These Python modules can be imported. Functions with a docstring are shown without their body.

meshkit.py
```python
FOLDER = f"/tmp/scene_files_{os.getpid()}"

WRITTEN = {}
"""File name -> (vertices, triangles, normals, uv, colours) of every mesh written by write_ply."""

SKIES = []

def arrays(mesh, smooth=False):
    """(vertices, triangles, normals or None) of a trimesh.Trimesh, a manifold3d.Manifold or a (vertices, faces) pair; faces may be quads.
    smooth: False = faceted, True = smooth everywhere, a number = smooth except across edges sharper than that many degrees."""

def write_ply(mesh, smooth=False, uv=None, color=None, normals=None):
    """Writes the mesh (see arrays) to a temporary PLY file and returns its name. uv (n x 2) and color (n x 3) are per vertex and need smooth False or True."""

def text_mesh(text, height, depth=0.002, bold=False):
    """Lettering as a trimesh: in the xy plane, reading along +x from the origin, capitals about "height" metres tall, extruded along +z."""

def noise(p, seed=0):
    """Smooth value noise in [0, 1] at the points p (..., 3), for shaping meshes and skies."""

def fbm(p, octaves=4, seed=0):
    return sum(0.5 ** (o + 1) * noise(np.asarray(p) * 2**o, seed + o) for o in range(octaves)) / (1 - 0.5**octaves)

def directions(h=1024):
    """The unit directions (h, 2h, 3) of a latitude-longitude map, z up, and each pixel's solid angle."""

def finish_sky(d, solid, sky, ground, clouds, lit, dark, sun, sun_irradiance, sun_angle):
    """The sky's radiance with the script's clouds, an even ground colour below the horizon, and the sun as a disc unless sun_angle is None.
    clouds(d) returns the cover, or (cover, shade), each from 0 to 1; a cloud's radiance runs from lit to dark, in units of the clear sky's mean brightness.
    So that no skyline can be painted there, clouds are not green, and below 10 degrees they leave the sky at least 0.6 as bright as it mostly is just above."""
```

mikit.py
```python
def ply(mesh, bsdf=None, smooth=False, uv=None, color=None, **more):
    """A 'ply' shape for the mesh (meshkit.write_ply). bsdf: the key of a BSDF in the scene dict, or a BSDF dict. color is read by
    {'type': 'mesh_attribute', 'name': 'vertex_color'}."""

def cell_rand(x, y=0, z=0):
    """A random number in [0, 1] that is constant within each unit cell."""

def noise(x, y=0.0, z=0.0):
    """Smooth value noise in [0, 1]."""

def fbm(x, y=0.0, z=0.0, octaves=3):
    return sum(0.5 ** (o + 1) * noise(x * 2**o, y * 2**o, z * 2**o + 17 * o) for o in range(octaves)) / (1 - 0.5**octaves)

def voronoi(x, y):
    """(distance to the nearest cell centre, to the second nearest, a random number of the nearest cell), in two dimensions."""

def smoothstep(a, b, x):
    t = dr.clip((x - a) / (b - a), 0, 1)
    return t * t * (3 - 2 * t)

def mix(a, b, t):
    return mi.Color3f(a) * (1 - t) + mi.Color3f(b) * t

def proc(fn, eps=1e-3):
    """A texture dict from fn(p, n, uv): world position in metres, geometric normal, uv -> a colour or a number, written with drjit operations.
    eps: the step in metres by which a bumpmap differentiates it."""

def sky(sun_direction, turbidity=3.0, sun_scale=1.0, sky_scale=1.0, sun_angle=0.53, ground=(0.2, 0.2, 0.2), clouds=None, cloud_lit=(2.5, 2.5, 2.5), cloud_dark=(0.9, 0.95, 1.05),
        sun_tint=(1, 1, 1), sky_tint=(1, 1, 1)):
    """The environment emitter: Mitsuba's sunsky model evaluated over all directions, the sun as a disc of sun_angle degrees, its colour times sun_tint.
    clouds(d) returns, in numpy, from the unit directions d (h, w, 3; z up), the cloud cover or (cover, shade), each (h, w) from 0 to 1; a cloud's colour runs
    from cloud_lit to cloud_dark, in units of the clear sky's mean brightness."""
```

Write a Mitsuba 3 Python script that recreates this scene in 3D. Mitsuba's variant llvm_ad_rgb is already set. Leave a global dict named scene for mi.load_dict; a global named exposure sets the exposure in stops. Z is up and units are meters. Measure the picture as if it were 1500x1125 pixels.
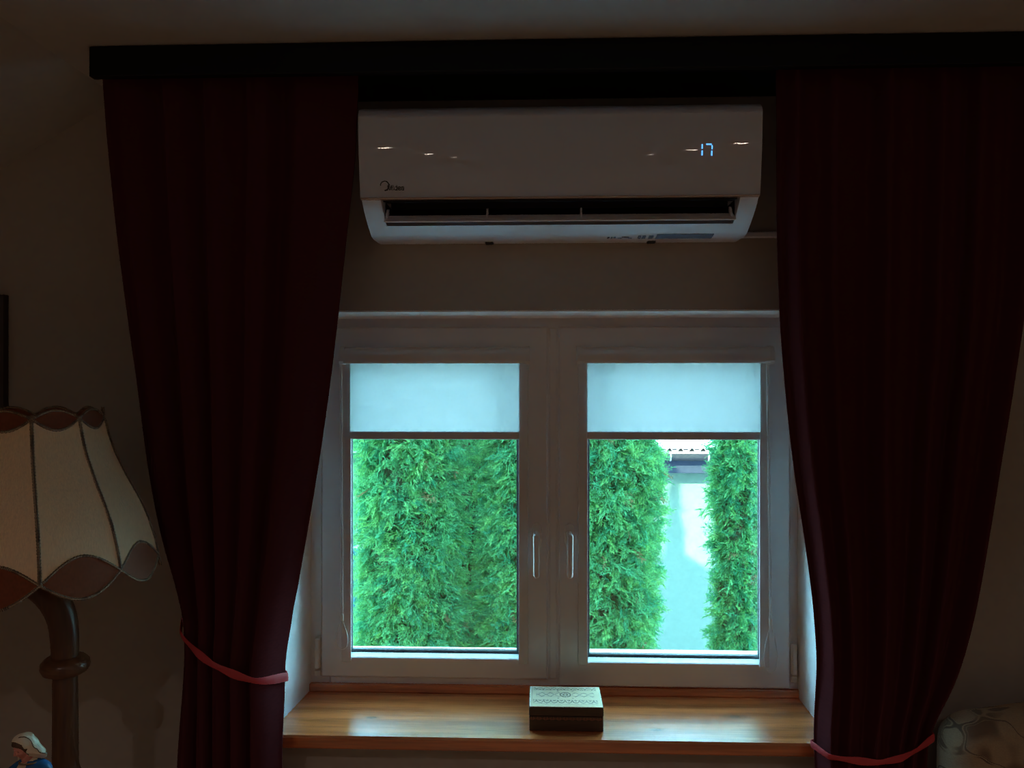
import math, numpy as np, trimesh, mitsuba as mi, drjit as dr, mikit, meshkit
import shapely
from shapely.geometry import Polygon, Point, LineString, box as sbox
from shapely.ops import unary_union
from manifold3d import Manifold, Mesh as MMesh
from mikit import ply, proc, noise, fbm, voronoi, smoothstep, mix, cell_rand

T = mi.ScalarTransform4f
scene, labels = {}, {}
rng = np.random.default_rng(7)

# ---------------------------------------------------------------- camera, sky, sun, exposure
F = 1155.0                      # focal length in pixels of a 1500 wide picture
YAW = math.radians(2.1)
EYE = np.array([0.0, 0.0, 1.6])
FWD = np.array([-math.sin(YAW), math.cos(YAW), 0.0])
RGT = np.array([math.cos(YAW), math.sin(YAW), 0.0])
scene['camera'] = {'type': 'perspective', 'fov': math.degrees(2 * math.atan(750 / F)), 'fov_axis': 'x',
                   'near_clip': 0.02, 'far_clip': 200.0,
                   'to_world': T().look_at(origin=EYE.tolist(), target=(EYE + FWD).tolist(), up=[0, 0, 1])}
exposure = 0.0
SUN = np.array([-0.21, -1.0, 0.40])


def cloud_fn(d):
    n = meshkit.fbm(d * np.array([2.2, 2.2, 4.0]) + 3.1, 4)
    return np.clip((n - 0.36) * 3.2, 0, 1), np.clip(n * 0.8, 0, 1)


scene['sky'] = mikit.sky(SUN, turbidity=4.0, sun_scale=33.0, sky_scale=102.0, ground=(0.16, 0.20, 0.12), clouds=cloud_fn,
                         cloud_lit=(0.90, 1.92, 2.2), cloud_dark=(0.53, 1.18, 1.4), sun_tint=(0.55, 0.98, 0.98), sky_tint=(0.44, 0.96, 1.10))
SPOT_W, LENS_W = (1.16, 0.92, 0.86), (30.0, 24.0, 19.0)


def P(px, py, Y):
    a, b = (px - 750) / F, (562.5 - py) / F
    d = FWD + a * RGT
    t = Y / d[1]
    return np.array([t * d[0], Y, 1.6 + t * b])


def PX(px, Y): return P(px, 562.5, Y)[0]
def PZ(py, Y, px=790): return P(px, py, Y)[2]


# ---------------------------------------------------------------- helpers
def mat(key, d):
    scene[key] = d
    return key


def principled(key, color, rough=0.5, two=True, **kw):
    c = color if isinstance(color, dict) else {'type': 'rgb', 'value': list(color)}
    d = {'type': 'principled', 'base_color': c, 'roughness': rough, **kw}
    return mat(key, {'type': 'twosided', 'b': d} if two else d)


def numbered(key):
    if key not in scene and not any(k.startswith(key + '__') for k in scene): return key
    i = 1
    while True:
        k = f'{key}_{i:03d}'
        if k not in scene and not any(q.startswith(k + '__') for q in scene): return k
        i += 1


def obj(name, mesh, m, parent=None, smooth=False, lab=None, kind=None, **kw):
    key = numbered((parent + '__' if parent else '') + name)
    scene[key] = mesh if isinstance(mesh, dict) else ply(mesh, m, smooth=smooth, **kw)
    if lab or kind:
        labels[key] = {}
        if lab: labels[key]['label'] = lab
        if kind: labels[key]['kind'] = kind
    return key


def thing(name, label, cat, group=None):
    key = numbered(name)
    labels[key] = {'label': label, 'category': cat}
    if group: labels[key]['group'] = group
    return key


def tag(key, label, cat, group=None):
    labels[key] = {'label': label, 'category': cat, **({'group': group} if group else {})}
    return key


def struct(name, mesh, m, label, smooth=False):
    scene[name] = ply(mesh, m, smooth=smooth)
    labels[name] = {'label': label, 'kind': 'structure'}
    return name


cat = trimesh.util.concatenate


def cbox(x0, x1, y0, y1, z0, z1, b=0.0015):
    """chamfered box"""
    if b <= 0:
        m = trimesh.creation.box(extents=[x1 - x0, y1 - y0, z1 - z0])
        m.apply_translation([(x0 + x1) / 2, (y0 + y1) / 2, (z0 + z1) / 2])
        return m
    b = min(b, (x1 - x0) * .45, (y1 - y0) * .45, (z1 - z0) * .45)
    pts = []
    for x, sx in ((x0, 1), (x1, -1)):
        for y, sy in ((y0, 1), (y1, -1)):
            for z, sz in ((z0, 1), (z1, -1)):
                pts += [[x, y + sy * b, z + sz * b], [x + sx * b, y, z + sz * b], [x + sx * b, y + sy * b, z]]
    return trimesh.convex.convex_hull(np.array(pts))


def hull_spheres(pr, seg=24):
    ms = [Manifold.sphere(r, seg).translate(list(map(float, p))) for p, r in pr]
    return Manifold.batch_hull(ms)


def tm(m):
    q = m.to_mesh()
    return trimesh.Trimesh(np.array(q.vert_properties[:, :3]), np.array(q.tri_verts), process=False)


def mf(t):
    t.merge_vertices()
    return Manifold(MMesh(np.asarray(t.vertices, np.float32), np.asarray(t.faces, np.uint32)))


def rbox(x0, x1, y0, y1, z0, z1, r, seg=16):
    return tm(hull_spheres([((x, y, z), r) for x in (x0 + r, x1 - r) for y in (y0 + r, y1 - r) for z in (z0 + r, z1 - r)], seg))


def ring(x0, x1, z0, z1, prof):
    """mitred rectangular frame; prof = closed list of (inset, y)"""
    n = len(prof)
    v = np.array([[x, y, z] for u, y in prof for x, z in ((x0 + u, z0 + u), (x1 - u, z0 + u), (x1 - u, z1 - u), (x0 + u, z1 - u))])
    f = []
    for i in range(n):
        j = (i + 1) % n
        for k in range(4):
            l = (k + 1) % 4
            f.append([i * 4 + k, i * 4 + l, j * 4 + l, j * 4 + k])
    m = trimesh.Trimesh(v, np.vstack([np.array(f)[:, [0, 1, 2]], np.array(f)[:, [0, 2, 3]]]), process=False)
    if m.volume < 0: m.invert()
    return m


def extrude_x(poly, x0, x1):
    """poly in (y, z) extruded along x"""
    if not isinstance(poly, Polygon): poly = Polygon(poly)
    m = trimesh.creation.extrude_polygon(poly, x1 - x0, engine='earcut')
    v = m.vertices.copy()
    m.vertices = np.stack([v[:, 2] + x0, v[:, 0], v[:, 1]], 1)
    return m


def extrude_y(poly, y0, y1):
    """poly in (x, z) extruded along y"""
    if not isinstance(poly, Polygon): poly = Polygon(poly)
    m = trimesh.creation.extrude_polygon(poly, y1 - y0, engine='earcut')
    v = m.vertices.copy()
    m.vertices = np.stack([v[:, 0], y1 - v[:, 2], v[:, 1]], 1)
    return m


def tube(pts, rad, sides=8, closed=False, flat=None, cap=True):
    """sweep a circle (or ellipse flat=(a,b) with b along world z) along pts"""
    p = np.asarray(pts, float)
    n = len(p)
    rad = np.broadcast_to(rad, (n,))
    if closed: t = np.roll(p, -1, 0) - np.roll(p, 1, 0)
    else: t = np.gradient(p, axis=0)
    t /= np.linalg.norm(t, axis=1, keepdims=True) + 1e-12
    a = np.zeros_like(p)
    up = np.array([0, 0, 1.0]) if abs(t[0, 2]) < .9 else np.array([1.0, 0, 0])
    a[0] = np.cross(up, t[0]); a[0] /= np.linalg.norm(a[0])
    for i in range(1, n):
        q = a[i - 1] - t[i] * (a[i - 1] @ t[i])
        a[i] = q / (np.linalg.norm(q) + 1e-12)
    b = np.cross(t, a)
    ang = np.arange(sides) * 2 * math.pi / sides
    ca, sa = np.cos(ang), np.sin(ang)
    v = p[:, None] + rad[:, None, None] * (ca[None, :, None] * a[:, None] + sa[None, :, None] * b[:, None])
    f = []
    m = n if closed else n - 1
    i, j = np.meshgrid(np.arange(m), np.arange(sides), indexing='ij')
    i2 = (i + 1) % n
    q = np.stack([i * sides + j, i * sides + (j + 1) % sides, i2 * sides + (j + 1) % sides, i2 * sides + j], -1).reshape(-1, 4)
    v = v.reshape(-1, 3)
    f = np.vstack([q[:, [0, 1, 2]], q[:, [0, 2, 3]]])
    if cap and not closed:
        k = np.arange(sides)
        v = np.vstack([v, p[0], p[-1]])
        f = np.vstack([f, np.stack([(k + 1) % sides, k, k * 0 + n * sides], 1), np.stack([(n - 1) * sides + k, (n - 1) * sides + (k + 1) % sides, k * 0 + n * sides + 1], 1)])
    return trimesh.Trimesh(v, f, process=False)


def lathe(prof, seg=48, c=(0, 0, 0)):
    m = trimesh.creation.revolve(np.array(prof, float), sections=seg)
    if m.volume < 0: m.invert()
    m.apply_translation(c)
    return m


def spline(pts, n):
    from scipy.interpolate import CubicSpline
    p = np.asarray(pts, float)
    s = np.r_[0, np.cumsum(np.linalg.norm(np.diff(p, axis=0), axis=1))]
    return CubicSpline(s, p)(np.linspace(0, s[-1], n))


def rgb(*c): return {'type': 'rgb', 'value': list(c)}


# ---------------------------------------------------------------- materials
def plaster(c, s=60):
    return proc(lambda p, n, uv: mi.Color3f(*c) * (0.96 + 0.08 * fbm(p.x * s, p.y * s, p.z * s, octaves=2)))


principled('mat_wall', plaster((0.43, 0.385, 0.335)), 0.9)
principled('mat_ceiling', plaster((0.47, 0.445, 0.41)), 0.9)
principled('mat_facade', (0.62, 0.60, 0.54), 0.9)


def wood_fn(c0, c1, sx, sy, sz, knots=None):
    def fn(p, n, uv):
        q = fbm(p.x * sx, p.y * sy, p.z * sz, octaves=4)
        g = fbm(p.x * sx * 6, p.y * sy * 5, p.z * sz * 5, octaves=2)
        t = smoothstep(0.25, 0.75, q * 0.75 + g * 0.25)
        c = mix(c0, c1, t)
        for kx, ky, r in (knots or []):
            d = dr.sqrt(dr.square((p.x - kx) / 2.4) + dr.square(p.y - ky))
            c = mix(c, mi.Color3f(0.10, 0.045, 0.02), dr.exp(-dr.square(d / r)) * (0.45 + 0.4 * noise(d * 900)))
        return c
    return proc(fn)


mat('mat_sill', {'type': 'twosided', 'b': {'type': 'roughplastic', 'alpha': 0.10, 'int_ior': 1.9, 'diffuse_reflectance': wood_fn((0.44, 0.105, 0.030), (0.80, 0.235, 0.070), 3.0, 46, 46, [(0.437, 1.795, 0.013), (0.25, 1.72, 0.008), (-0.38, 1.76, 0.007)])}})
principled('mat_floor', wood_fn((0.36, 0.22, 0.12), (0.56, 0.38, 0.22), 30, 2.5, 30), 0.4)
principled('mat_pvc', (0.79, 0.80, 0.83), 0.36)
principled('mat_blind_plastic', (0.72, 0.70, 0.69), 0.32)
principled('mat_rubber', (0.018, 0.022, 0.03), 0.45)
principled('mat_handle', (0.80, 0.79, 0.77), 0.26)
mat('mat_glass', {'type': 'thindielectric', 'int_ior': 1.5})
mat('mat_blind_fabric', {'type': 'principledthin', 'base_color': rgb(0.46, 0.46, 0.46), 'roughness': 0.9, 'diff_trans': 1.0, 'spec_trans': 0.0})
mat('mat_chain', {'type': 'twosided', 'b': {'type': 'principled', 'base_color': rgb(0.85, 0.86, 0.86), 'roughness': 0.3}})
principled('mat_ac_white', (0.76, 0.80, 0.87), 0.42)
mat('mat_ac_panel', {'type': 'twosided', 'b': {'type': 'plastic', 'diffuse_reflectance': rgb(0.62, 0.64, 0.71), 'int_ior': 1.5}})
principled('mat_ac_dark', (0.012, 0.012, 0.014), 0.6)
principled('mat_chrome', (0.62, 0.47, 0.40), 0.12, metallic=1.0)
principled('mat_logo', (0.035, 0.035, 0.04), 0.4)
principled('mat_sticker', (0.11, 0.12, 0.17), 0.6)
principled('mat_pelmet', (0.006, 0.0055, 0.0055), 0.5, specular=0.2)


def cloth_fn(p, n, uv):
    w = 0.85 + 0.3 * fbm(p.x * 300, p.y * 40, p.z * 300, octaves=2)
    return mi.Color3f(0.082, 0.019, 0.022) * w


principled('mat_curtain', proc(cloth_fn), 1.0, specular=0.0)
principled('mat_ribbon', (0.52, 0.045, 0.055), 0.45, sheen=0.4)
principled('mat_lamp_wood', wood_fn((0.075, 0.030, 0.014), (0.15, 0.062, 0.028), 40, 40, 4), 0.32)
shade_col = proc(lambda p, n, uv: mi.Color3f(0.92, 0.70, 0.46) * (0.88 + 0.24 * fbm(p.x * 700, p.y * 700, p.z * 90, octaves=2)))
principled('mat_shade', shade_col, 0.85)
principled('mat_scallop', proc(lambda p, n, uv: mi.Color3f(0.19, 0.045, 0.014) * (0.8 + 0.4 * fbm(p.x * 500, p.y * 500, p.z * 200, octaves=2))), 0.8)
mat('mat_braid', {'type': 'twosided', 'b': {'type': 'principled', 'base_color': {'type': 'mesh_attribute', 'name': 'vertex_color'}, 'roughness': 0.7}})
principled('mat_picture', (0.035, 0.018, 0.012), 0.4)
principled('mat_canvas', proc(lambda p, n, uv: mix((0.10, 0.075, 0.05), (0.045, 0.05, 0.05), fbm(p.x * 9, p.y * 9, p.z * 9))), 0.6)
principled('mat_table', wood_fn((0.10, 0.045, 0.02), (0.20, 0.10, 0.05), 4, 30, 30), 0.4)
principled('mat_veil', (0.66, 0.57, 0.42), 0.5)
principled('mat_skin', (0.55, 0.22, 0.17), 0.45)
principled('mat_mantle', (0.010, 0.085, 0.22), 0.4)
principled('mat_lining', (0.14, 0.30, 0.30), 0.45)
principled('mat_gown', (0.56, 0.44, 0.30), 0.5)
principled('mat_gilt', (0.14, 0.09, 0.05), 0.5)
principled('mat_hair', (0.07, 0.035, 0.02), 0.6)

# ---------------------------------------------------------------- room shell
YW, YO = 1.74, 2.10            # inner and outer face of the window wall
YS = 1.90                      # inner face of the sashes
ZC = 2.245                     # flat ceiling
CX = 0.025
SL = 0.594                     # roof slope
XL, XR = -0.95, 1.00           # where the slopes start
ZSILL = PZ(1083, 1.665)


def slope_z(x): return ZC - SL * max(0.0, XL - x, x - XR)


hx0, hx1 = PX(411, YW), PX(1206, YW)
hz0, hz1 = ZSILL - 0.028, PZ(454, YW)
out = [(-2.75, -3.25), (2.80, -3.25), (2.80, slope_z(2.80)), (XR, ZC), (XL, ZC), (-2.75, slope_z(-2.75))]
wall = extrude_y(Polygon(out, [[(hx0, hz0), (hx1, hz0), (hx1, hz1), (hx0, hz1)]]), YW, YO)
v = wall.vertices.copy()
far = (v[:, 1] > YO - 1e-6) & (v[:, 2] > hz0 - 1e-6) & (v[:, 2] < hz1 + 1e-6)
v[far & (np.abs(v[:, 0] - hx0) < 1e-6), 0] += 0.026
v[far & (np.abs(v[:, 0] - hx1) < 1e-6), 0] += 0.010
wall.vertices = v
struct('wall_front', wall, 'mat_wall', 'beige plastered gable wall with the window opening')
roof = extrude_y([(-3.0, slope_z(-3.0)), (XL, ZC), (XR, ZC), (3.05, slope_z(3.05)), (3.05, 1.36), (CX, 3.16), (-3.0, 1.36)], -4.1, 2.6)
struct('ceiling', roof, 'mat_ceiling', 'pale ceiling, flat in the middle and sloping down at the sides')
struct('wall_left', cbox(-2.75, -2.4, -4.0, YW, -0.2, slope_z(-2.4) + .06, 0), 'mat_wall', 'low knee wall on the left')
struct('wall_right', cbox(2.45, 2.80, -4.0, YW, -0.2, slope_z(2.45) + .06, 0), 'mat_wall', 'low knee wall on the right')
rear = [(-2.75, -0.2), (2.80, -0.2), (2.80, slope_z(2.80)), (XR, ZC), (XL, ZC), (-2.75, slope_z(-2.75))]
struct('wall_back', extrude_y(rear, -4.1, -3.8), 'mat_wall', 'rear wall of the attic room')
struct('floor', cbox(-2.75, 2.80, -4.0, YW, -0.2, 0.0, 0), 'mat_floor', 'brown wooden floor')

# white painted reveal: thin plaster linings of the opening, splayed like it
principled('mat_reveal', plaster((0.80, 0.82, 0.84)), 0.85)
rl = trimesh.Trimesh(*(lambda m: (m.vertices, m.faces))(cbox(hx0, hx0 + .004, YW - .001, 1.96, ZSILL + .0005, hz1 - .0042, 0)), process=False)
v = rl.vertices.copy(); v[v[:, 1] > 1.9, 0] += .0160; rl.vertices = v
rr_ = cbox(hx1 - .004, hx1, YW - .001, 1.96, ZSILL + .0005, hz1 - .0042, 0)
v = rr_.vertices.copy(); v[v[:, 1] > 1.9, 0] += .0060; rr_.vertices = v
for q in (rl, rr_, cbox(hx0, hx1, YW - .001, 1.96, hz1 - .004, hz1, .001)):
    obj('reveal', q, 'mat_reveal', 'wall_front')

# ---------------------------------------------------------------- window
W = 'window_1'
labels[W] = {'label': 'white double casement window in the deep reveal under the air conditioner', 'kind': 'structure'}
fx0, fx1 = PX(446, 1.915), PX(1178, 1.915)
fz0, fz1 = ZSILL - 0.025, PZ(455, 1.915)
ix0, ix1, iz0, iz1 = PX(484, 1.915), PX(1146, 1.915), PZ(988, 1.915), PZ(490, 1.915)
# outer frame: stands on the sill's level, sash overlaps it
frame = cat([cbox(fx0, ix0, 1.915, 1.985, fz0, fz1), cbox(ix1, fx1, 1.915, 1.985, fz0, fz1),
             cbox(ix0, ix1, 1.915, 1.985, fz0, iz0), cbox(ix0, ix1, 1.915, 1.985, iz1, fz1)])
obj('frame', frame, 'mat_pvc', W)
obj('mullion', cat([cbox(PX(795, 1.915), PX(826, 1.915), 1.912, 1.985, iz0, iz1), cbox(PX(805, YS), PX(815.5, YS), 1.9095, 1.914, PZ(996, 1.904), PZ(480, 1.904), .003)]), 'mat_pvc', W)


def casement(l, r, t, b, gl, gr, gb, gt, hinge_side, hx):
    x0, x1, z1, z0 = PX(l, YS), PX(r, YS), PZ(t, YS), PZ(b, YS)
    g0, g1 = PX(gl, YS), PX(gr, YS)
    c0, c1 = PZ(gb, YS), PZ(gt, YS)
    # four mitre-free rails as one frame with a chamfered face
    outer = [(x0, z0), (x1, z0), (x1, z1), (x0, z1)]
    inner = [(g0, c0), (g1, c0), (g1, c1), (g0, c1)]
    prof_t = [(0, 1.905), (0.005, YS), (1, YS), (1, 1.968), (0, 1.968)]
    rings = []
    for u, y, e in ((0, 1.968, 0), (0, 1.905, 0), (0, YS, .0045), (1, YS, .004), (1, 1.905, 0), (1, 1.968, 0)):
        base, sgn = (outer, 1) if u == 0 else (inner, -1)
        cxm, czm = (base[0][0] + base[2][0]) / 2, (base[0][1] + base[2][1]) / 2
        rings.append([[x + math.copysign(e, cxm - x) * sgn, y, z + math.copysign(e, czm - z) * sgn] for x, z in base])
    v = np.array(rings).reshape(-1, 3)
    n, f = len(rings), []
    for i in range(n):
        j = (i + 1) % n
        for k in range(4):
            q = (k + 1) % 4
            f += [[i * 4 + k, i * 4 + q, j * 4 + q], [i * 4 + k, j * 4 + q, j * 4 + k]]
    m = trimesh.Trimesh(v, np.array(f), process=False)
    if m.volume < 0: m.invert()
    s = obj('sash', m, 'mat_pvc', W)
    bead = ring(g0 - .022, g1 + .022, c0 - .0095, c1 + .022, [(0, YS - .0012), (.0205, YS - .0012), (.022, YS), (.022, YS + .02), (0, YS + .02)])
    # bead: flat cover strip round the glass
    bead = ring(g0 - .022, g1 + .022, c0 - .022, c1 + .022, [(0.012, YS - .0015), (.0210, YS - .0015), (.0228, YS + .0015), (.0240, YS + .030), (.012, YS + .030)])
    obj('glazing_bead', bead, 'mat_pvc', s)
    obj('gasket', ring(g0 - .003, g1 + .003, c0 - .003, c1 + .003, [(0, YS + .033), (.0102, YS + .036), (.0102, YS + .048), (0, YS + .052)]), 'mat_rubber', s, lab='black rubber gasket')
    gp = trimesh.Trimesh(np.array([[g0 - .002, YS + .034, c0 - .002], [g1 + .002, YS + .034, c0 - .002], [g1 + .002, YS + .034, c1 + .002], [g0 - .002, YS + .034, c1 + .002]]), [[0, 1, 2], [0, 2, 3]], process=False)
    obj('pane', gp, 'mat_glass', s, lab='clear glass pane')
    # handle: oblong rosette, neck and lever hanging down
    cx = PX(hx, YS)
    zt, zb = PZ(766, YS), PZ(803, YS)
    ros = hull_spheres([((cx, YS - .002, zt - .012), .0118), ((cx, YS - .002, zb + .012), .0118)], 28).scale([1, 1, 1])
    ros = ros ^ Manifold.cube([.2, .0085, .3]).translate([cx - .1, YS - .0075, zb - .1])
    zl = PZ(787, YS - .045)
    zend = PZ(847, YS - .045)
    neck = hull_spheres([((cx, YS - .004, zl), .0085), ((cx, YS - .036, zl), .0075)], 24)
    xe = cx
    lev = hull_spheres([((cx, YS - .042, zl + .001), .0084), ((cx, YS - .047, zl - .03), .0074)], 24) + hull_spheres([((cx, YS - .047, zl - .03), .0074), ((xe, YS - .045, zend + .007), .0072)], 24)
    h = obj('handle', cat([tm(ros), tm(neck + lev)]), 'mat_handle', s, smooth=40, lab='white lever handle')
    # hinge at the bottom outer corner
    sx = x0 if hinge_side < 0 else x1
    xa, xb = (sx - .0145, sx - .001) if hinge_side < 0 else (sx + .001, sx + .0145)
    hz = [cbox(xa, xb, YS - .006, YS + .016, PZ(984, YS), PZ(938, YS), .003), cbox(xa, xb, YS - .004, YS + .016, PZ(995, YS), PZ(986, YS), .002)]
    obj('hinge', cat(hz), 'mat_handle', s, lab='white hinge cover')
    return s


casement(469.6, 803, 478, 996.5, 506, 760.5, 966, 525, -1, 786)
casement(818, 1158.5, 478, 1005.0, 860.5, 1122, 969, 525, 1, 834)
wl = trimesh.creation.box
obj('outer_ledge', cbox(fx0 + .01, fx1 - .01, 1.986, 2.178, fz0 - .01, PZ(985, 1.99), .004), 'mat_pvc', W, lab='white outer window ledge')

# sill board with upstand
xs0, xs1 = hx0 - .055, hx1 + .06
sill_poly = Polygon([(1.6665, ZSILL), (1.662, ZSILL - .004), (1.662, ZSILL - .024), (1.6665, ZSILL - .028), (1.914, ZSILL - .028), (1.914, ZSILL)])
front_board = extrude_x([(1.6665, ZSILL), (1.662, ZSILL - .004), (1.662, ZSILL - .024), (1.6665, ZSILL - .028), (YW - .0005, ZSILL - .028), (YW - .0005, ZSILL)], xs0, xs1)
back_board = extrude_x([(YW - .0005, ZSILL), (YW - .0005, ZSILL - .0275), (1.914, ZSILL - .0275), (1.914, ZSILL)], hx0 + .001, hx1 + .001)
sill = tag(obj('window_sill', cat([front_board, back_board]), 'mat_sill'), 'varnished brown wooden sill board at the foot of the window, under the decorated box', 'window sill')
obj('upstand', cbox(hx0 + .016, hx1 + .006, 1.902, 1.9145, ZSILL, PZ(1006, 1.903), .002), 'mat_sill', sill)

# ---------------------------------------------------------------- roller blinds
def blind(key_label, cl, cr, fl, fr, t, tb, b0, b1, chain_x, side, group):
    r = thing('roller_blind', key_label, 'blind', group)
    Yb = 1.868
    x0, x1 = PX(cl, Yb), PX(cr, Yb)
    zt, zb = PZ(t, Yb), PZ(tb, Yb)
    h = zt - zb
    arc = [(YS - .0018, zt), (YS - .018, zt)] + [(YS - .018 - .020 * math.sin(a), zb + h * .42 + h * .58 * math.cos(a)) for a in np.linspace(0.15, 1.57, 12)] + [(YS - .038, zb + .006), (YS - .034, zb), (YS - .0018, zb)]
    obj('cassette', extrude_x(arc, x0 + .010, x1 - .010), 'mat_blind_plastic', r, smooth=35)
    big = Polygon(arc).buffer(.0022)
    big = big.intersection(sbox(0, 0, YS - .0015, 9))
    obj('end_cap', extrude_x(big, x0, x0 + .0102), 'mat_blind_plastic', r, smooth=35)
    obj('end_cap', extrude_x(big, x1 - .0102, x1), 'mat_blind_plastic', r, smooth=35)
    Yf = YS - .012
    a, b = PX(fl, Yf), PX(fr, Yf)
    zf0, zf1 = PZ(b0, Yf), zb + .004
    fab = trimesh.Trimesh(np.array([[a - .001, Yf, zf0], [b + .001, Yf, zf0], [b + .001, Yf, zf1], [a - .001, Yf, zf1]]), [[0, 1, 2], [0, 2, 3]], process=False)
    obj('fabric', fab, 'mat_blind_fabric', r, lab='pale translucent fabric, drawn a quarter of the way down')
    obj('bottom_bar', rbox(a - .0005, b + .0005, Yf - .006, Yf + .006, PZ(b1, Yf), PZ(b0, Yf), .003, 12), 'mat_blind_plastic', r, smooth=40)
    zr = PZ(972, YS)
    for l, rr in ((PX(fl, YS - .014) - .0235, a), (b, PX(fr, YS - .014) + .0235)):
        obj('guide_rail', cbox(l, rr, YS - .008, YS - .002, zr, zb, .001) if False else cat([cbox(l, rr, YS - .0085, YS - .0022, zr, zb, .0012)]), 'mat_blind_plastic', r)
    # beaded pull chain: two strands, tensioner and teardrop loop
    Yc = YS - .016
    cxm = PX(chain_x[0], Yc)
    cxb = PX(chain_x[1], Yc)
    z0c, z1c = PZ(532, Yc), PZ(905, Yc)
    zc = np.linspace(z0c, z1c, 560)
    strands = []
    for off, ph in ((-.0022, 0), (.0022, 2.0)):
        xx = np.interp(zc, [z1c, z0c], [cxb, cxm]) + off
        rad = .00075 + .0006 * np.abs(np.sin(np.arange(560) * math.pi / 4 + ph)) ** 0.7
        strands.append(tube(np.stack([xx, np.full_like(zc, Yc), zc], 1), rad, 5))
    zl0, zl1 = PZ(910, Yc), PZ(chain_x[2], Yc)
    hw = chain_x[3] / F * Yc
    th = np.linspace(0, 2 * math.pi, 160)
    tx = cxb + hw * np.sin(th) * np.sin(th / 2) ** 1.3 * 1.15
    tz = zl0 + (zl1 - zl0) * (1 - np.cos(th)) / 2
    rad = .00085 + .0005 * np.abs(np.sin(np.arange(160) * math.pi / 4)) ** .7
    loop = tube(np.stack([tx, np.full_like(tx, Yc - .001), tz], 1), rad, 5)
    c = obj('pull_chain', cat(strands + [loop]), 'mat_chain', r, smooth=60, lab='white beaded pull chain')
    obj('tensioner', rbox(cxb - .0042, cxb + .0042, Yc - .004, Yc + .003, z1c - .012, z1c + .006, .002, 10), 'mat_chain', c, smooth=40)
    return r


g = 'roller blinds on the window'
blind('white roller blind on the left casement, quarter drawn, nearest the lamp', 497, 776, 513.5, 759.5, 508, 532, 632.5, 644, (499, 501, 955, 10.5), -1, g)
blind('white roller blind on the right casement, quarter drawn, nearest the armchair', 845, 1134, 861.3, 1113.5, 508, 532, 632, 643.5, (1124.5, 1129, 981, 11.5), 1, g)

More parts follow.
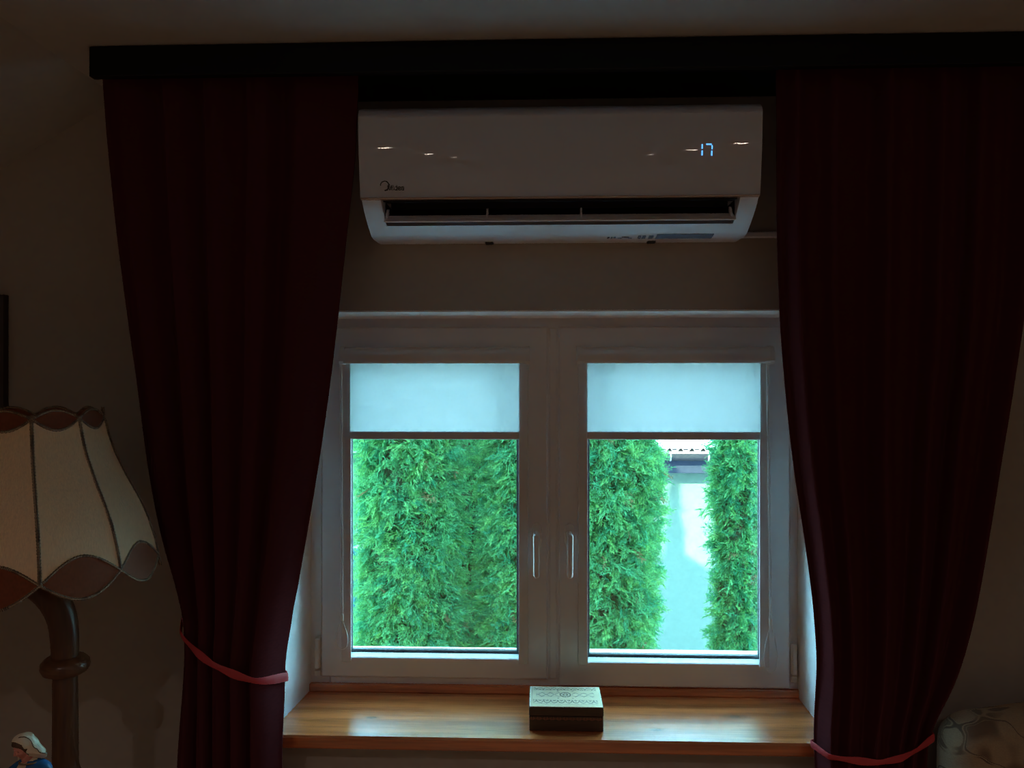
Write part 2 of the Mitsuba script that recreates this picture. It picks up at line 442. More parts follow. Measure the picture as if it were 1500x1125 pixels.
# ---------------------------------------------------------------- air conditioner
AC = thing('air_conditioner', 'white wall mounted split air conditioner above the window with a lit blue display', 'air conditioner')
ax0, ax1 = PX(524.5, 1.537), PX(1117.5, 1.537)
R_P, ZP = .95, 2.160


def panelY(z):
    z = np.asarray(z, float)
    y = 1.537 + R_P - np.sqrt(R_P ** 2 - (z - ZP) ** 2)
    return np.where(z > ZP, 1.537 + R_P - np.sqrt(R_P ** 2 - (z - ZP) ** 2), y)


ztop, zpb = 2.1525, PZ(287, 1.55)
zs = np.linspace(zpb, ztop - .032, 28)
top_arc = [(1.5368 + .046 - .046 * math.cos(a), ztop - .032 + .032 * math.sin(a)) for a in np.linspace(0.08, math.pi / 2, 16)]
front = [(float(panelY(z)), z) for z in zs] + top_arc
panel = front + [(1.600, ztop), (1.600, ztop - .005)] + [(y + .006, min(z, ztop - .005)) for y, z in front[::-1]]
pp = Polygon(panel).buffer(0)
if pp.geom_type != 'Polygon': pp = max(pp.geoms, key=lambda q: q.area)
pm = extrude_x(pp, ax0, ax1)
# soften the panel's side edges: pull the last millimetres back
obj('front_panel', pm, 'mat_ac_panel', AC, smooth=30, lab='glossy white front panel')
endz = np.linspace(zpb + .001, ztop - .021, 20)
for xa, xb in ((ax0 + .0008, ax0 + .004), (ax1 - .004, ax1 - .0008)): pass
body_poly = [(YW - .001, ztop - .003), (1.598, ztop - .003)] + [(y + .0075, min(z, ztop - .006)) for y, z in front[::-1] if z < ztop - .008] + \
            [(1.556, zpb - .004), (1.561, PZ(296, 1.561)), (1.570, PZ(303, 1.570)), (1.588, PZ(315, 1.588)), (1.615, PZ(330, 1.615)), (1.640, PZ(342, 1.640)), (1.652, PZ(346.5, 1.652)), (1.672, PZ(350, 1.672)), (1.70, PZ(352.5, 1.70)), (YW - .001, PZ(352.5, 1.70) + .001)]
bp = Polygon(body_poly).buffer(0)
body = mf(extrude_x(bp, ax0 + .003, ax1 - .003))
# air outlet: sloping slot through the curved lower front
ox0, ox1 = PX(560, 1.57), PX(1082, 1.57)
cut_poly = [(1.53, PZ(290.5, 1.556)), (1.60, PZ(286, 1.60) + .004), (1.66, PZ(285, 1.66)), (1.672, 1.965), (1.640, PZ(334, 1.615) + .006), (1.615, PZ(330.5, 1.612)), (1.585, PZ(329.5, 1.60) - .002), (1.53, PZ(329, 1.57))]
cp = Polygon([(1.53, PZ(291, 1.556)), (1.62, PZ(291, 1.556) + .012), (1.675, 1.99), (1.675, 1.968), (1.625, PZ(329, 1.612)), (1.53, PZ(329, 1.612) - .004)])
body = body - mf(extrude_x(cp, ox0, ox1))
obj('body', tm(body), 'mat_ac_white', AC, smooth=28)
# dark duct lining
lin = Polygon([(1.59, PZ(291, 1.556) + .006), (1.62, PZ(291, 1.556) + .011), (1.674, 1.989), (1.674, 1.969), (1.634, PZ(329, 1.612) + .004), (1.66, 1.972), (1.66, 1.985), (1.615, PZ(291, 1.556) + .006)]).buffer(0)
if lin.geom_type != 'Polygon': lin = max(lin.geoms, key=lambda q: q.area)
obj('duct_lining', cat([extrude_x([(1.660, 1.970), (1.673, 1.970), (1.673, 1.988), (1.660, 1.988)], ox0 + .001, ox1 - .001),
                        extrude_x([(1.575, PZ(291, 1.556) + .001), (1.62, PZ(291, 1.556) + .0075), (1.672, 1.986), (1.672, 1.989), (1.62, PZ(291, 1.556) + .0115), (1.575, PZ(291, 1.556) + .0055)], ox0 + .001, ox1 - .001),
                        extrude_x([(1.634, PZ(329, 1.612) + .003), (1.672, 1.9685), (1.672, 1.971), (1.634, PZ(329, 1.612) + .0055)], ox0 + .001, ox1 - .001),
                        cbox(ox0 + .0005, ox0 + .002, 1.60, 1.67, PZ(318, 1.6), PZ(291, 1.556) + .004, 0), cbox(ox1 - .002, ox1 - .0005, 1.60, 1.67, PZ(318, 1.6), PZ(291, 1.556) + .004, 0)]),
    'mat_ac_dark', AC, lab='black inside of the air outlet')
# swung-open flap with its arms
fl = LineString([(1.573, PZ(323.2, 1.573)), (1.585, PZ(320.5, 1.585) + .001), (1.602, PZ(315.5, 1.602))]).buffer(.0016)
flap = obj('flap', extrude_x(fl, PX(563, 1.575), PX(1078, 1.575)), 'mat_ac_white', AC, smooth=40)
for px in (567, 713.5, 851.5, 1071):
    x = PX(px, 1.59)
    arm = Polygon([(1.578, PZ(321, 1.578)), (1.596, PZ(305, 1.596)), (1.604, PZ(305, 1.604)), (1.604, PZ(313, 1.604))])
    obj('arm', extrude_x(arm, x - .0018, x + .0018), 'mat_ac_white', flap)
obj('chrome_strip', cbox(ax0 + .0008, ax1 - .0008, 1.5505, 1.560, zpb - .0046, zpb - .0002, .0012), 'mat_chrome', AC, lab='thin bronze chrome strip')


def on_panel(shapes, depth=.0006):
    """flat shapes in (x, z) laid on the curved panel"""
    out = []
    for g_ in shapes:
        for q in getattr(g_, 'geoms', [g_]):
            m = trimesh.creation.extrude_polygon(q, depth, engine='earcut')
            v = m.vertices.copy()
            m.vertices = np.stack([v[:, 0], panelY(v[:, 1]) - v[:, 2] - .0001, v[:, 1]], 1)
            out.append(m)
    return cat(out)


def seg(pa, pb, w):
    a, b = P(*pa, 1.541), P(*pb, 1.541)
    return LineString([(a[0], a[2]), (b[0], b[2])]).buffer(w, cap_style='flat')


blue = {'type': 'area', 'radiance': {'type': 'rgb', 'value': [0.16, 0.62, 1.5]}}
for segs in ([((1028.8, 211), (1028.8, 217.6)), ((1028.8, 220), (1028.8, 227))], [((1034.5, 211.2), (1042.5, 211.2)), ((1043.3, 212.6), (1043.3, 218)), ((1043.0, 220.4), (1043.0, 227.4))]):
    k = obj('display_digit', on_panel([seg(a, b, .00135) for a, b in segs]), 'mat_logo', AC, lab='lit blue digit')
    scene[k]['emitter'] = blue
# maker's mark: ring and lettering
c = P(562.3, 270.6, 1.543)
arcp = LineString([(c[0] + .0085 * math.cos(a) * 1.0, c[2] + .0088 * math.sin(a)) for a in np.radians(np.linspace(170, -70, 30))])
arc = unary_union([arcp.buffer(.0009), LineString([(c[0] + .0085 * math.cos(a), c[2] + .0088 * math.sin(a)) for a in np.radians(np.linspace(60, -85, 20))]).buffer(.0013)])
txt = meshkit.text_mesh('Midea', .0105, .0006, bold=True)
tv = txt.vertices.copy()
sc = (PX(590, 1.543) - PX(565.5, 1.543)) / (tv[:, 0].max() - tv[:, 0].min())
tv[:, 0] = tv[:, 0] * sc + PX(565.5, 1.543)
zz = tv[:, 1] * .9 + PZ(275, 1.543)
txt.vertices = np.stack([tv[:, 0], panelY(zz) - .0001 - tv[:, 2], zz], 1)
obj('logo', cat([on_panel([arc]), txt]), 'mat_logo', AC, lab='small dark maker logo')


# rating sticker and marks on the curved underside
def on_belly(x0, x1, ya, yb, off=.0004):
    ln = LineString(body_poly[-7:-1])
    def at(y):
        q = np.array(body_poly[-7:-1])
        return np.interp(y, q[:, 0], q[:, 1])
    ys = np.linspace(ya, yb, 6)
    v = np.array([[x, y, at(y) - off - e] for e in (0, .0003) for x in (x0, x1) for y in ys])
    m = trimesh.convex.convex_hull(v) if False else None
    f = []
    for i in range(5):
        f += [[12 + i, 12 + i + 1, 18 + i + 1], [12 + i, 18 + i + 1, 18 + i], [i, 6 + i, 6 + i + 1], [i, 6 + i + 1, i + 1]]
    m = trimesh.Trimesh(v, f, process=False)
    return m


obj('sticker', on_belly(PX(961, 1.66), PX(1044, 1.66), 1.645, 1.678), 'mat_sticker', AC, lab='grey rating sticker')
obj('mark', cat([on_belly(PX(a, 1.66), PX(b, 1.66), 1.650, 1.676) for a, b in ((934.5, 939), (940.5, 946), (950, 957))]), 'mat_sticker', AC)
obj('mark', cat([on_belly(PX(a, 1.66), PX(b, 1.66), y0, y1) for a, b, y0, y1 in ((890, 893, 1.656, 1.670), (895, 897.5, 1.656, 1.670), (899, 902, 1.656, 1.670), (906, 911, 1.666, 1.672), (911, 916, 1.657, 1.666), (916, 921, 1.657, 1.666), (921, 926, 1.666, 1.672))]), 'mat_sticker', AC)
for px in (716, 956):
    obj('foot', rbox(PX(px, 1.70) - .009, PX(px, 1.70) + .009, 1.712, 1.732, PZ(352.5, 1.70) - .003, PZ(352.5, 1.70) + .002, .0015, 10), 'mat_ac_dark', AC)
duct = cat([extrude_x(Polygon([(YW - .001, PZ(350, 1.73)), (YW - .012, PZ(350, 1.73)), (YW - .014, PZ(348.5, 1.73)), (YW - .014, PZ(343.5, 1.73)), (YW - .012, PZ(342, 1.73)), (YW - .001, PZ(342, 1.73))]), ax1 - .02 - .03, ax1 + .42)])
tag(obj('cable_duct', duct, 'mat_ac_white'), 'slim white cable duct running from the air conditioner behind the right curtain', 'cable duct')

# ---------------------------------------------------------------- pelmet and curtains
YPEL = 1.47
px0, px1 = PX(130, YPEL), PX(1512, YPEL)
pel = thing('curtain_pelmet', 'black wooden curtain pelmet across the top of the wall under the ceiling', 'pelmet')
zpt = ZC - .002
zpl = PZ(102, YPEL, 810)
obj('front_board', cbox(px0, px1, YPEL, YPEL + .018, zpl, zpt, .002), 'mat_pelmet', pel)
obj('top_board', cbox(px0, px1, YPEL + .018, YW - .001, zpt - .016, zpt, .001), 'mat_pelmet', pel)
obj('curtain_rail', cbox(px0 + .02, px1 - .02, 1.518, 1.545, zpt - .028, zpt - .016, .002), 'mat_pelmet', pel)

from scipy.interpolate import PchipInterpolator


def curtain(label, edges, tie, seed, nf, group, gap=None):
    r = np.random.default_rng(seed)
    e = np.array(edges, float)
    Yc = lambda z: 1.53 + .035 * np.clip((2.1 - z) / 1.0, 0, 1)
    zz = np.array([P(800, py, 1.545)[2] for py in e[:, 0]])
    zz[0] = zpt - .030
    zz[-1] = .02
    xl = np.array([PX(px, Yc(z)) for px, z in zip(e[:, 1], zz)])
    xr = np.array([PX(px, Yc(z)) for px, z in zip(e[:, 2], zz)])
    o = np.argsort(zz)
    fl_, fr_ = PchipInterpolator(zz[o], xl[o]), PchipInterpolator(zz[o], xr[o])
    nu, nv = 260, 170
    z = np.linspace(zpt - .030, .02, nv)
    u = np.linspace(0, 1, nu)
    U, Z = np.meshgrid(u, z)
    warp = np.zeros_like(u)
    for k in range(1, 5): warp += r.normal() * .035 / k * np.sin(math.pi * k * u) * 1.0
    ph = 2 * math.pi * nf * (u + warp)
    amps = np.interp(np.arange(nu), np.linspace(0, nu - 1, int(nf * 2 + 1)), r.uniform(.45, 1.15, int(nf * 2 + 1)))
    fold = (np.cos(ph) + .25 * np.cos(2 * ph + r.uniform(0, 6))) * amps
    fine = np.sin(2 * math.pi * nf * 2.7 * (u + 1.3 * warp) + 1.0) * .10
    zt = tie
    near = np.exp(-((Z - zt) / .16) ** 2)
    A = .019 + .006 * np.clip((2.2 - Z) / 1.2, 0, 1)
    A = A * (1 - .25 * near)
    drift = .25 * np.sin(3.0 * Z + 9 * U + seed) 
    Y = Yc(Z) + A * (fold[None] * (1 - .12 * np.abs(drift)) + fine[None] * (.5 + .5 * np.sin(2.2 * Z + 5 * U)))
    # bunch thickness at the tie: round the outside of the bundle backwards
    Y += near * .05 * (np.abs(2 * U - 1) ** 3)
    X = fl_(Z) + (fr_(Z) - fl_(Z)) * (U + .012 * np.sin(ph[None] * 1.0 + 1.2) * (1 - (2 * U - 1) ** 2))
    pf = np.stack([X, Y, Z], -1)
    pb = pf + [0, .0025, 0]
    V = np.concatenate([pf.reshape(-1, 3), pb.reshape(-1, 3)])
    i, j = np.meshgrid(np.arange(nv - 1), np.arange(nu - 1), indexing='ij')
    q = np.stack([i * nu + j, (i + 1) * nu + j, (i + 1) * nu + j + 1, i * nu + j + 1], -1).reshape(-1, 4)
    N = nu * nv
    rim = np.concatenate([np.arange(nu), np.arange(1, nv) * nu + nu - 1, (nv - 1) * nu + np.arange(nu - 2, -1, -1), np.arange(nv - 2, 0, -1) * nu])
    rn = np.roll(rim, -1)
    F_ = np.vstack([q[:, [0, 1, 2]], q[:, [0, 2, 3]], N + q[:, [0, 2, 1]], N + q[:, [0, 3, 2]], np.stack([rim, rn, rn + N], 1), np.stack([rim, rn + N, rim + N], 1)])
    m = trimesh.Trimesh(V, F_, process=False)
    k = obj('curtain', m, 'mat_curtain', smooth=60)
    tag(k, label, 'curtain', group)
    return pf


def tieback(label, pf, pa, pb, w, group, hook):
    """ribbon round the curtain along the sloping line from pa to pb (pixels)"""
    A_, B_ = P(*pa, 1.56), P(*pb, 1.56)
    za = lambda x: A_[2] + (B_[2] - A_[2]) * np.clip((x - A_[0]) / (B_[0] - A_[0]), -.1, 1.1)
    pts = []
    for j in range(pf.shape[1]):
        col = pf[:, j]
        i = np.argmin(np.abs(col[:, 2] - za(col[:, 0])))
        pts.append(col[i, :2])
    h = shapely.MultiPoint(np.array(pts)).convex_hull.buffer(.006)
    ln = h.exterior
    n = 260
    xy = np.array([ln.interpolate(t, normalized=True).coords[0] for t in np.linspace(0, 1, n, endpoint=False)])
    sag = .010 * np.sin(np.clip((xy[:, 0] - A_[0]) / (B_[0] - A_[0]), 0, 1) * math.pi)
    zc = za(xy[:, 0]) - sag
    s = np.clip((xy[:, 0] - min(A_[0], B_[0])) / abs(B_[0] - A_[0]), 0, 1)
    front = xy[:, 1] < h.centroid.y
    hw = w * (.62 + .38 * np.cos(2 * math.pi * 1.5 * s + .3) ** 2)
    nrm = np.stack([np.roll(xy, -1, 0)[:, 1] - np.roll(xy, 1, 0)[:, 1], -(np.roll(xy, -1, 0)[:, 0] - np.roll(xy, 1, 0)[:, 0])], 1)
    nrm /= np.linalg.norm(nrm, axis=1, keepdims=True)
    if (nrm * (xy - xy.mean(0))).sum() < 0: nrm = -nrm
    tw = .35 * np.sin(2 * math.pi * 1.5 * s + .8)
    rows = []
    for o_, t_ in ((1, 0), (.4, .0012), (-.4, .0012), (-1, 0), (-1, -.0012), (1, -.0012)):
        rows.append(np.stack([xy[:, 0] + nrm[:, 0] * (t_ + o_ * hw * tw * .35), xy[:, 1] + nrm[:, 1] * (t_ + o_ * hw * tw * .35), zc + o_ * hw], 1))
    V = np.stack(rows, 1)
    k = V.shape[1]
    i, j = np.meshgrid(np.arange(n), np.arange(k), indexing='ij')
    q = np.stack([i * k + j, i * k + (j + 1) % k, ((i + 1) % n) * k + (j + 1) % k, ((i + 1) % n) * k + j], -1).reshape(-1, 4)
    m = trimesh.Trimesh(V.reshape(-1, 3), np.vstack([q[:, [0, 1, 2]], q[:, [0, 2, 3]]]), process=False)
    if m.volume < 0: m.invert()
    t = thing('curtain_tieback', label, 'tieback', group)
    obj('ribbon', m, 'mat_ribbon', t, smooth=40)
    hx, hz = hook
    obj('cord', cat([tube(spline([[hx, YW - .012, hz], [(hx + A_[0] if hx < 0 else hx + B_[0]) / 2, 1.70, hz - .01], [xy[np.argmax(xy[:, 1])][0], xy[:, 1].max(), float(za(xy[np.argmax(xy[:, 1])][0]))]], 24), .004, 8)]), 'mat_ribbon', t)
    obj('hook', cat([tube([[hx, YW, hz], [hx, YW - .02, hz]], .006, 12), tube([[hx, YW - .02, hz - .004], [hx, YW - .02, hz + .014]], .004, 12)]), 'mat_pelmet', t)
    return t


gcur, gtie = 'burgundy curtains either side of the window', 'red tiebacks on the curtains'
pl = curtain('dark burgundy curtain left of the window beside the lamp, tied by a red ribbon',
             [(100, 145, 521), (200, 152, 518), (330, 165, 505), (450, 180, 492), (560, 195, 479), (680, 210, 462), (780, 226, 445), (870, 242, 426), (925, 250, 413), (1005, 252, 402), (1060, 252, 404), (1125, 252, 405), (1700, 235, 420)],
             1.06, 3, 5, gcur)
tieback('red ribbon tied across the left curtain, near the lamp', pl, (250, 928), (402, 1008), .0095, gtie, (-.72, 1.14))
pr = curtain('dark burgundy curtain right of the window beside the armchair, tied low by a red ribbon',
             [(100, 1139, 1508), (300, 1140, 1502), (450, 1144, 1491), (560, 1152, 1475), (680, 1165, 1455), (800, 1183, 1435), (900, 1196, 1417), (1000, 1205, 1397), (1105, 1208, 1370), (1180, 1209, 1366), (1700, 1195, 1390)],
             .87, 11, 5.5, gcur)
tieback('red ribbon tied round the right curtain at the very bottom of the picture', pr, (1208, 1112), (1372, 1090), .0075, gtie, (.78, .92))

# ---------------------------------------------------------------- decorated box on the sill
bx0, bx1 = P(775, 1072, 1.705)[0], P(884.3, 1072, 1.705)[0]
by0, by1 = 1.705, 1.822
bz, bh = ZSILL, .0525


def lid_fn(p, n, uv):
    u, v = (p.x - bx0) / (bx1 - bx0), (p.y - by0) / (by1 - by0)
    base = mi.Color3f(0.98, 0.85, 0.57) * (0.94 + .12 * fbm(p.x * 90, p.y * 400, 0.0, octaves=2))
    ink = mi.Float(0)
    inside = dr.select((u > .055) & (u < .935), 1.0, 0.0)
    for v0, v1, flip in ((.80, .96, 0), (.13, .33, 1)):
        t = (v - v0) / (v1 - v0)
        w = u * 10.2
        w = w - dr.floor(w)
        tt = t if flip == 0 else 1 - t
        d = dr.sqrt(dr.square((w - .5) * 1.25) + dr.square(tt - .1))
        m = dr.select((t > 0) & (t < 1), 1.0, 0.0)
        k = dr.maximum(dr.exp(-dr.square((d - .58) / .09)), dr.exp(-dr.square((d - .16) / .11)) * .9)
        k = dr.maximum(k, dr.exp(-dr.square((t - .03) / .05)) * .8)
        k = dr.maximum(k, dr.exp(-dr.square((t - .97) / .05)) * .5)
        ink = dr.maximum(ink, k * m * inside * (.65 + .35 * noise(p.x * 700, p.y * 700)))
    t = (v - .46) / .24
    w = u * 8.6
    w = w - dr.floor(w)
    m = dr.select((t > 0) & (t < 1) & (u > .09) & (u < .90), 1.0, 0.0)
    k = dr.exp(-dr.square((dr.abs(w - .5) * .9 + dr.abs(t - .5) - .42) / .07)) * .6 + dr.exp(-dr.square((dr.abs(t - .5) - .36) / .05)) * .25
    ink = dr.maximum(ink, k * m)
    d = dr.sqrt(dr.square((u - .5) * 1.5) + dr.square((v - .58) * 1.0))
    clear = smoothstep(.14, .12, d)
    ink = ink * (1 - clear)
    ink = dr.maximum(ink, dr.maximum(dr.exp(-dr.square((d - .105) / .016)), dr.exp(-dr.square((d - .045) / .016))))
    for du, dv in ((-.1, .18), (.1, .18), (-.1, -.17), (.1, -.17)):
        dd = dr.sqrt(dr.square(u - .5 - du) + dr.square(v - .58 - dv))
        ink = dr.maximum(ink, smoothstep(.022, .010, dd) * .7)
    ink = dr.maximum(ink, dr.exp(-dr.square((u - .035) / .006)) * .35)
    return mix(base, mi.Color3f(0.13, 0.085, 0.05), dr.clip(ink, 0, 1) * .9)


def side_fn(p, n, uv):
    u = (p.x - bx0) / (bx1 - bx0) * 11.2
    y = (p.y - by0) / (by1 - by0) * 8.0
    w = dr.select(dr.abs(n.y) > .5, u, y)
    w = w - dr.floor(w)
    t = (p.z - (bz + .0225)) / .0085
    band = dr.select((t > 0) & (t < 1), 1.0, 0.0)
    dia = smoothstep(.62, .5, dr.abs(w - .5) * 1.1 + dr.abs(t - .5) * .9) * smoothstep(.07, .16, dr.abs(w - .5) + (1 - t) * .12)
    line = dr.exp(-dr.square((t - .04) / .06)) + dr.exp(-dr.square((t - .96) / .06))
    base = mi.Color3f(0.060, 0.030, 0.014) * (.85 + .3 * fbm(p.x * 40, p.y * 40, p.z * 500, octaves=2))
    c = mix(base, mi.Color3f(0.17, 0.055, 0.028), dia * band)
    return mix(c, mi.Color3f(0.012, 0.007, 0.004), dr.clip(line, 0, 1) * band * .8)


principled('mat_box_side', proc(side_fn, 2e-4), 0.4)
principled('mat_box_lid', proc(lid_fn, 2e-4), 0.32)
bxk = thing('decorated_box', 'small dark wooden box with a pale patterned lid on the window sill', 'box')
obj('body', cbox(bx0 + .0006, bx1 - .0006, by0 + .0006, by1 - .0006, bz, bz + .0318, .001), 'mat_box_side', bxk)
lid = obj('lid', cbox(bx0, bx1, by0, by1, bz + .0325, bz + bh - .0012, .0012), 'mat_box_side', bxk)
obj('inlay', cbox(bx0 + .0012, bx1 - .0012, by0 + .0012, by1 - .0012, bz + bh - .0014, bz + bh, .0005), 'mat_box_lid', lid, lab='pale lid inlaid with rows of dark arches round a rosette')

# ---------------------------------------------------------------- floor lamp
LP = thing('floor_lamp', 'floor lamp with cream panelled shade trimmed in brown braid on a dark wooden post', 'lamp')
d1 = 1.20
LY = 1.325 * d1 / 1.15
lc = np.array([PX(30, LY), LY])
RB, RT = .2195 * d1 / 1.15, .132 * d1 / 1.15
zbm, ztp = 1.6 - .2640 * d1, 1.6 - .0492 * d1      # bottom and top tips of the ribs
NP = 11
a0 = math.atan2(-.342, .94) + math.radians(3.2)
prof_t = np.array([0, .21, .40, .62, .75, 1.0])
prof_r = np.array([.60, .655, .75, .875, .93, 1.0]) * RB
prof_r = np.array([.600, .658, .748, .872, .930, 1.0]) * RB
rf = PchipInterpolator(prof_t, prof_r)


def shade_pt(t, ang):
    """t 0 top .. 1 bottom; panels are flat-ish between ribs"""
    s = (ang - a0) / (2 * math.pi / NP)
    fr = s - np.floor(s)
    half = math.pi / NP
    k = math.cos(half) / np.cos((fr - .5) * 2 * half)
    k = .55 * k + .45 * 1.0
    tt = np.clip(t, -.2, 1.2)
    r = np.where(tt < 0, rf(0) + tt * .06, np.where(tt > 1, rf(1) + (tt - 1) * .05, rf(np.clip(tt, 0, 1)))) * k
    return np.stack([lc[0] + r * np.cos(ang), lc[1] + r * np.sin(ang), ztp + (zbm - ztp) * tt], -1)


def grid_mesh(pts, thick=.0012):
    n, m, _ = pts.shape
    ctr = np.array([lc[0], lc[1], 0])
    nrm = pts - ctr
    nrm[..., 2] = 0
    nrm /= np.linalg.norm(nrm, axis=-1, keepdims=True) + 1e-9
    V = np.concatenate([pts.reshape(-1, 3), (pts - nrm * thick).reshape(-1, 3)])
    N = n * m
    i, j = np.meshgrid(np.arange(n - 1), np.arange(m - 1), indexing='ij')
    q = np.stack([i * m + j, i * m + j + 1, (i + 1) * m + j + 1, (i + 1) * m + j], -1).reshape(-1, 4)
    rim = np.concatenate([np.arange(m), np.arange(1, n) * m + m - 1, (n - 1) * m + np.arange(m - 2, -1, -1), np.arange(n - 2, 0, -1) * m])
    rn = np.roll(rim, -1)
    f = np.vstack([q[:, [0, 2, 1]], q[:, [0, 3, 2]], N + q[:, [0, 1, 2]], N + q[:, [0, 2, 3]], np.stack([rim, rn, rn + N], 1), np.stack([rim, rn + N, rim + N], 1)])
    return trimesh.Trimesh(V, f, process=False)


def braid(path, r=.0023, pitch=.0052):
    L = np.r_[0, np.cumsum(np.linalg.norm(np.diff(path, axis=0), axis=1))]
    n = max(12, int(L[-1] / pitch * 6))
    s = np.linspace(0, L[-1], n)
    p = np.stack([np.interp(s, L, path[:, k]) for k in range(3)], 1)
    sides = 8
    m = tube(p, r * (1 + .18 * np.sin(s / pitch * 2 * math.pi)), sides, cap=False)
    ang = np.tile(np.arange(sides), n) * 2 * math.pi / sides
    ss = np.repeat(s, sides)
    w = np.sin(ss / pitch * 2 * math.pi + 2 * ang) * np.sin(ss / pitch * 2 * math.pi - 2 * ang + 1)
    col = np.where(w[:, None] > .22, [[.60, .45, .29]], [[.030, .014, .009]])
    return m, col


sh = LP + '__shade'
wire = cat([tube(shade_pt(np.full(97, t_), np.linspace(0, 2 * math.pi, 97))[:-1] * [1, 1, 1] - [0, 0, 0], .0012, 6, closed=True) for t_ in (.015, .985)])
for m_ in (0,):
    v = wire.vertices
    dxy = v[:, :2] - lc
    wire.vertices[:, :2] = lc + dxy * .985
labels[sh] = {'label': 'cream fabric shade of eleven panels'}
for wv in wire.split(only_watertight=False): obj('wire_ring', wv, 'mat_lamp_wood', sh)
spider = cat([tube([[lc[0], lc[1], ztp - .035], [lc[0] + .97 * RT * math.cos(a), lc[1] + .97 * RT * math.sin(a), ztp - .004]], .0016, 6) for a in (.3, .3 + 2.094, .3 + 4.189)])
obj('carrier', spider, 'mat_lamp_wood', sh)
DT, DB, UT, UB = .075, .135, .055, .125      # dips of the panel ends and heights of the lens flaps
for k in range(NP):
    A0, A1 = a0 + k * 2 * math.pi / NP, a0 + (k + 1) * 2 * math.pi / NP
    s = np.linspace(0, 1, 17)
    bump = np.sin(math.pi * s)
    ang = A0 + (A1 - A0) * s
    ang_e = np.clip(ang, A0 + 1e-5, A1 - 1e-5)
    tt = np.linspace(0, 1, 24)[:, None]
    tg = (DT * bump) * (1 - tt) + (1 - DB * bump) * tt
    obj('panel', grid_mesh(shade_pt(tg, np.broadcast_to(ang_e, tg.shape))), 'mat_shade', sh, smooth=50)
    for lo, hi in ((-UT * bump, DT * bump), (1 - DB * bump, 1 + UB * bump)):
        tq = np.linspace(0, 1, 6)[:, None]
        tg = lo * (1 - tq) + hi * tq
        obj('scallop', grid_mesh(shade_pt(tg, np.broadcast_to(ang_e, tg.shape)) , .0008), 'mat_scallop', sh, smooth=50, lab='brown scalloped edge' if k == 0 else None)
    paths = [shade_pt(np.linspace(0, 1, 40), np.full(40, A0 + 1e-5))]
    s2 = np.linspace(0, 1, 40)
    b2 = np.sin(math.pi * s2)
    an2 = np.clip(A0 + (A1 - A0) * s2, A0 + 1e-5, A1 - 1e-5)
    for c_ in (-UT * b2, DT * b2, 1 - DB * b2, 1 + UB * b2): paths.append(shade_pt(c_, an2))
    for ip, pth in enumerate(paths):
        m, col = braid(pth, .0029 if ip == 0 else .0024)
        obj('braid', m, 'mat_braid', sh, smooth=True, color=col)
# post with collar and swan neck
zc_ = lambda py: P(95, py, LY)[2]
pxp = PX(95.5, LY)
neck = spline([[pxp, LY, 0.03], [pxp, LY, .6], [pxp, LY, zc_(975)], [pxp - .001, LY, zc_(935)], [PX(90, LY), LY, zc_(903)], [PX(72, LY), LY, zc_(872)], [PX(48, LY), LY, zc_(852)], [lc[0], lc[1], zc_(838)], [lc[0] - .03, lc[1], zc_(835)]], 140)
rr = np.interp(neck[:, 2], [0, .9, zc_(1120), zc_(985), zc_(950), zc_(880), 3], [.028, .026, .0215, .0205, .0225, .0255, .022])
obj('post', tube(neck, rr, 28), 'mat_lamp_wood', LP, smooth=40)
zcc = zc_(974)
obj('collar', lathe([(0, -.0175), (.026, -.017), (.036, -.012), (.0405, -.003), (.0395, .006), (.033, .0135), (.024, .016), (0, .016)], 48, (pxp, LY, zcc)), 'mat_lamp_wood', LP, smooth=40)
zh = P(95, 838, LY)[2]
obj('socket', lathe([(0, -.01), (.02, -.01), (.022, .0), (.018, .05), (.014, .06), (0, .06)], 32, (lc[0], lc[1], zh + .01)), 'mat_lamp_wood', LP, smooth=40)
obj('bulb', lathe([(0, 0), (.012, .0), (.014, .015), (.026, .04), (.029, .06), (.024, .078), (.012, .088), (0, .09)], 32, (lc[0], lc[1], zh + .07)), 'mat_pvc', LP, smooth=40)
obj('stem', tube([[lc[0], lc[1], zh + .155], [lc[0], lc[1], ztp - .03]], .003, 8), 'mat_lamp_wood', LP)
obj('base', lathe([(0, 0), (.15, 0), (.155, .008), (.15, .018), (.11, .026), (.05, .036), (.034, .055), (0, .055)], 56, (pxp, LY, 0)), 'mat_lamp_wood', LP, smooth=40)

# ---------------------------------------------------------------- picture on the wall, side table, figurine
pf1 = PX(4.0, YW - .02)
zp1, zp0 = PZ(428, YW - .02), PZ(618, YW - .02)
pic = thing('framed_picture', 'dark framed picture on the wall at the very left edge, above the lamp', 'picture')
obj('frame', ring(pf1 - .24, pf1, zp0, zp1, [(0, YW - .001), (0, YW - .018), (.006, YW - .022), (.022, YW - .014), (.022, YW - .001)]), 'mat_picture', pic)
obj('canvas', cbox(pf1 - .222, pf1 - .018, YW - .011, YW - .002, zp0 + .018, zp1 - .018, 0), 'mat_canvas', pic)

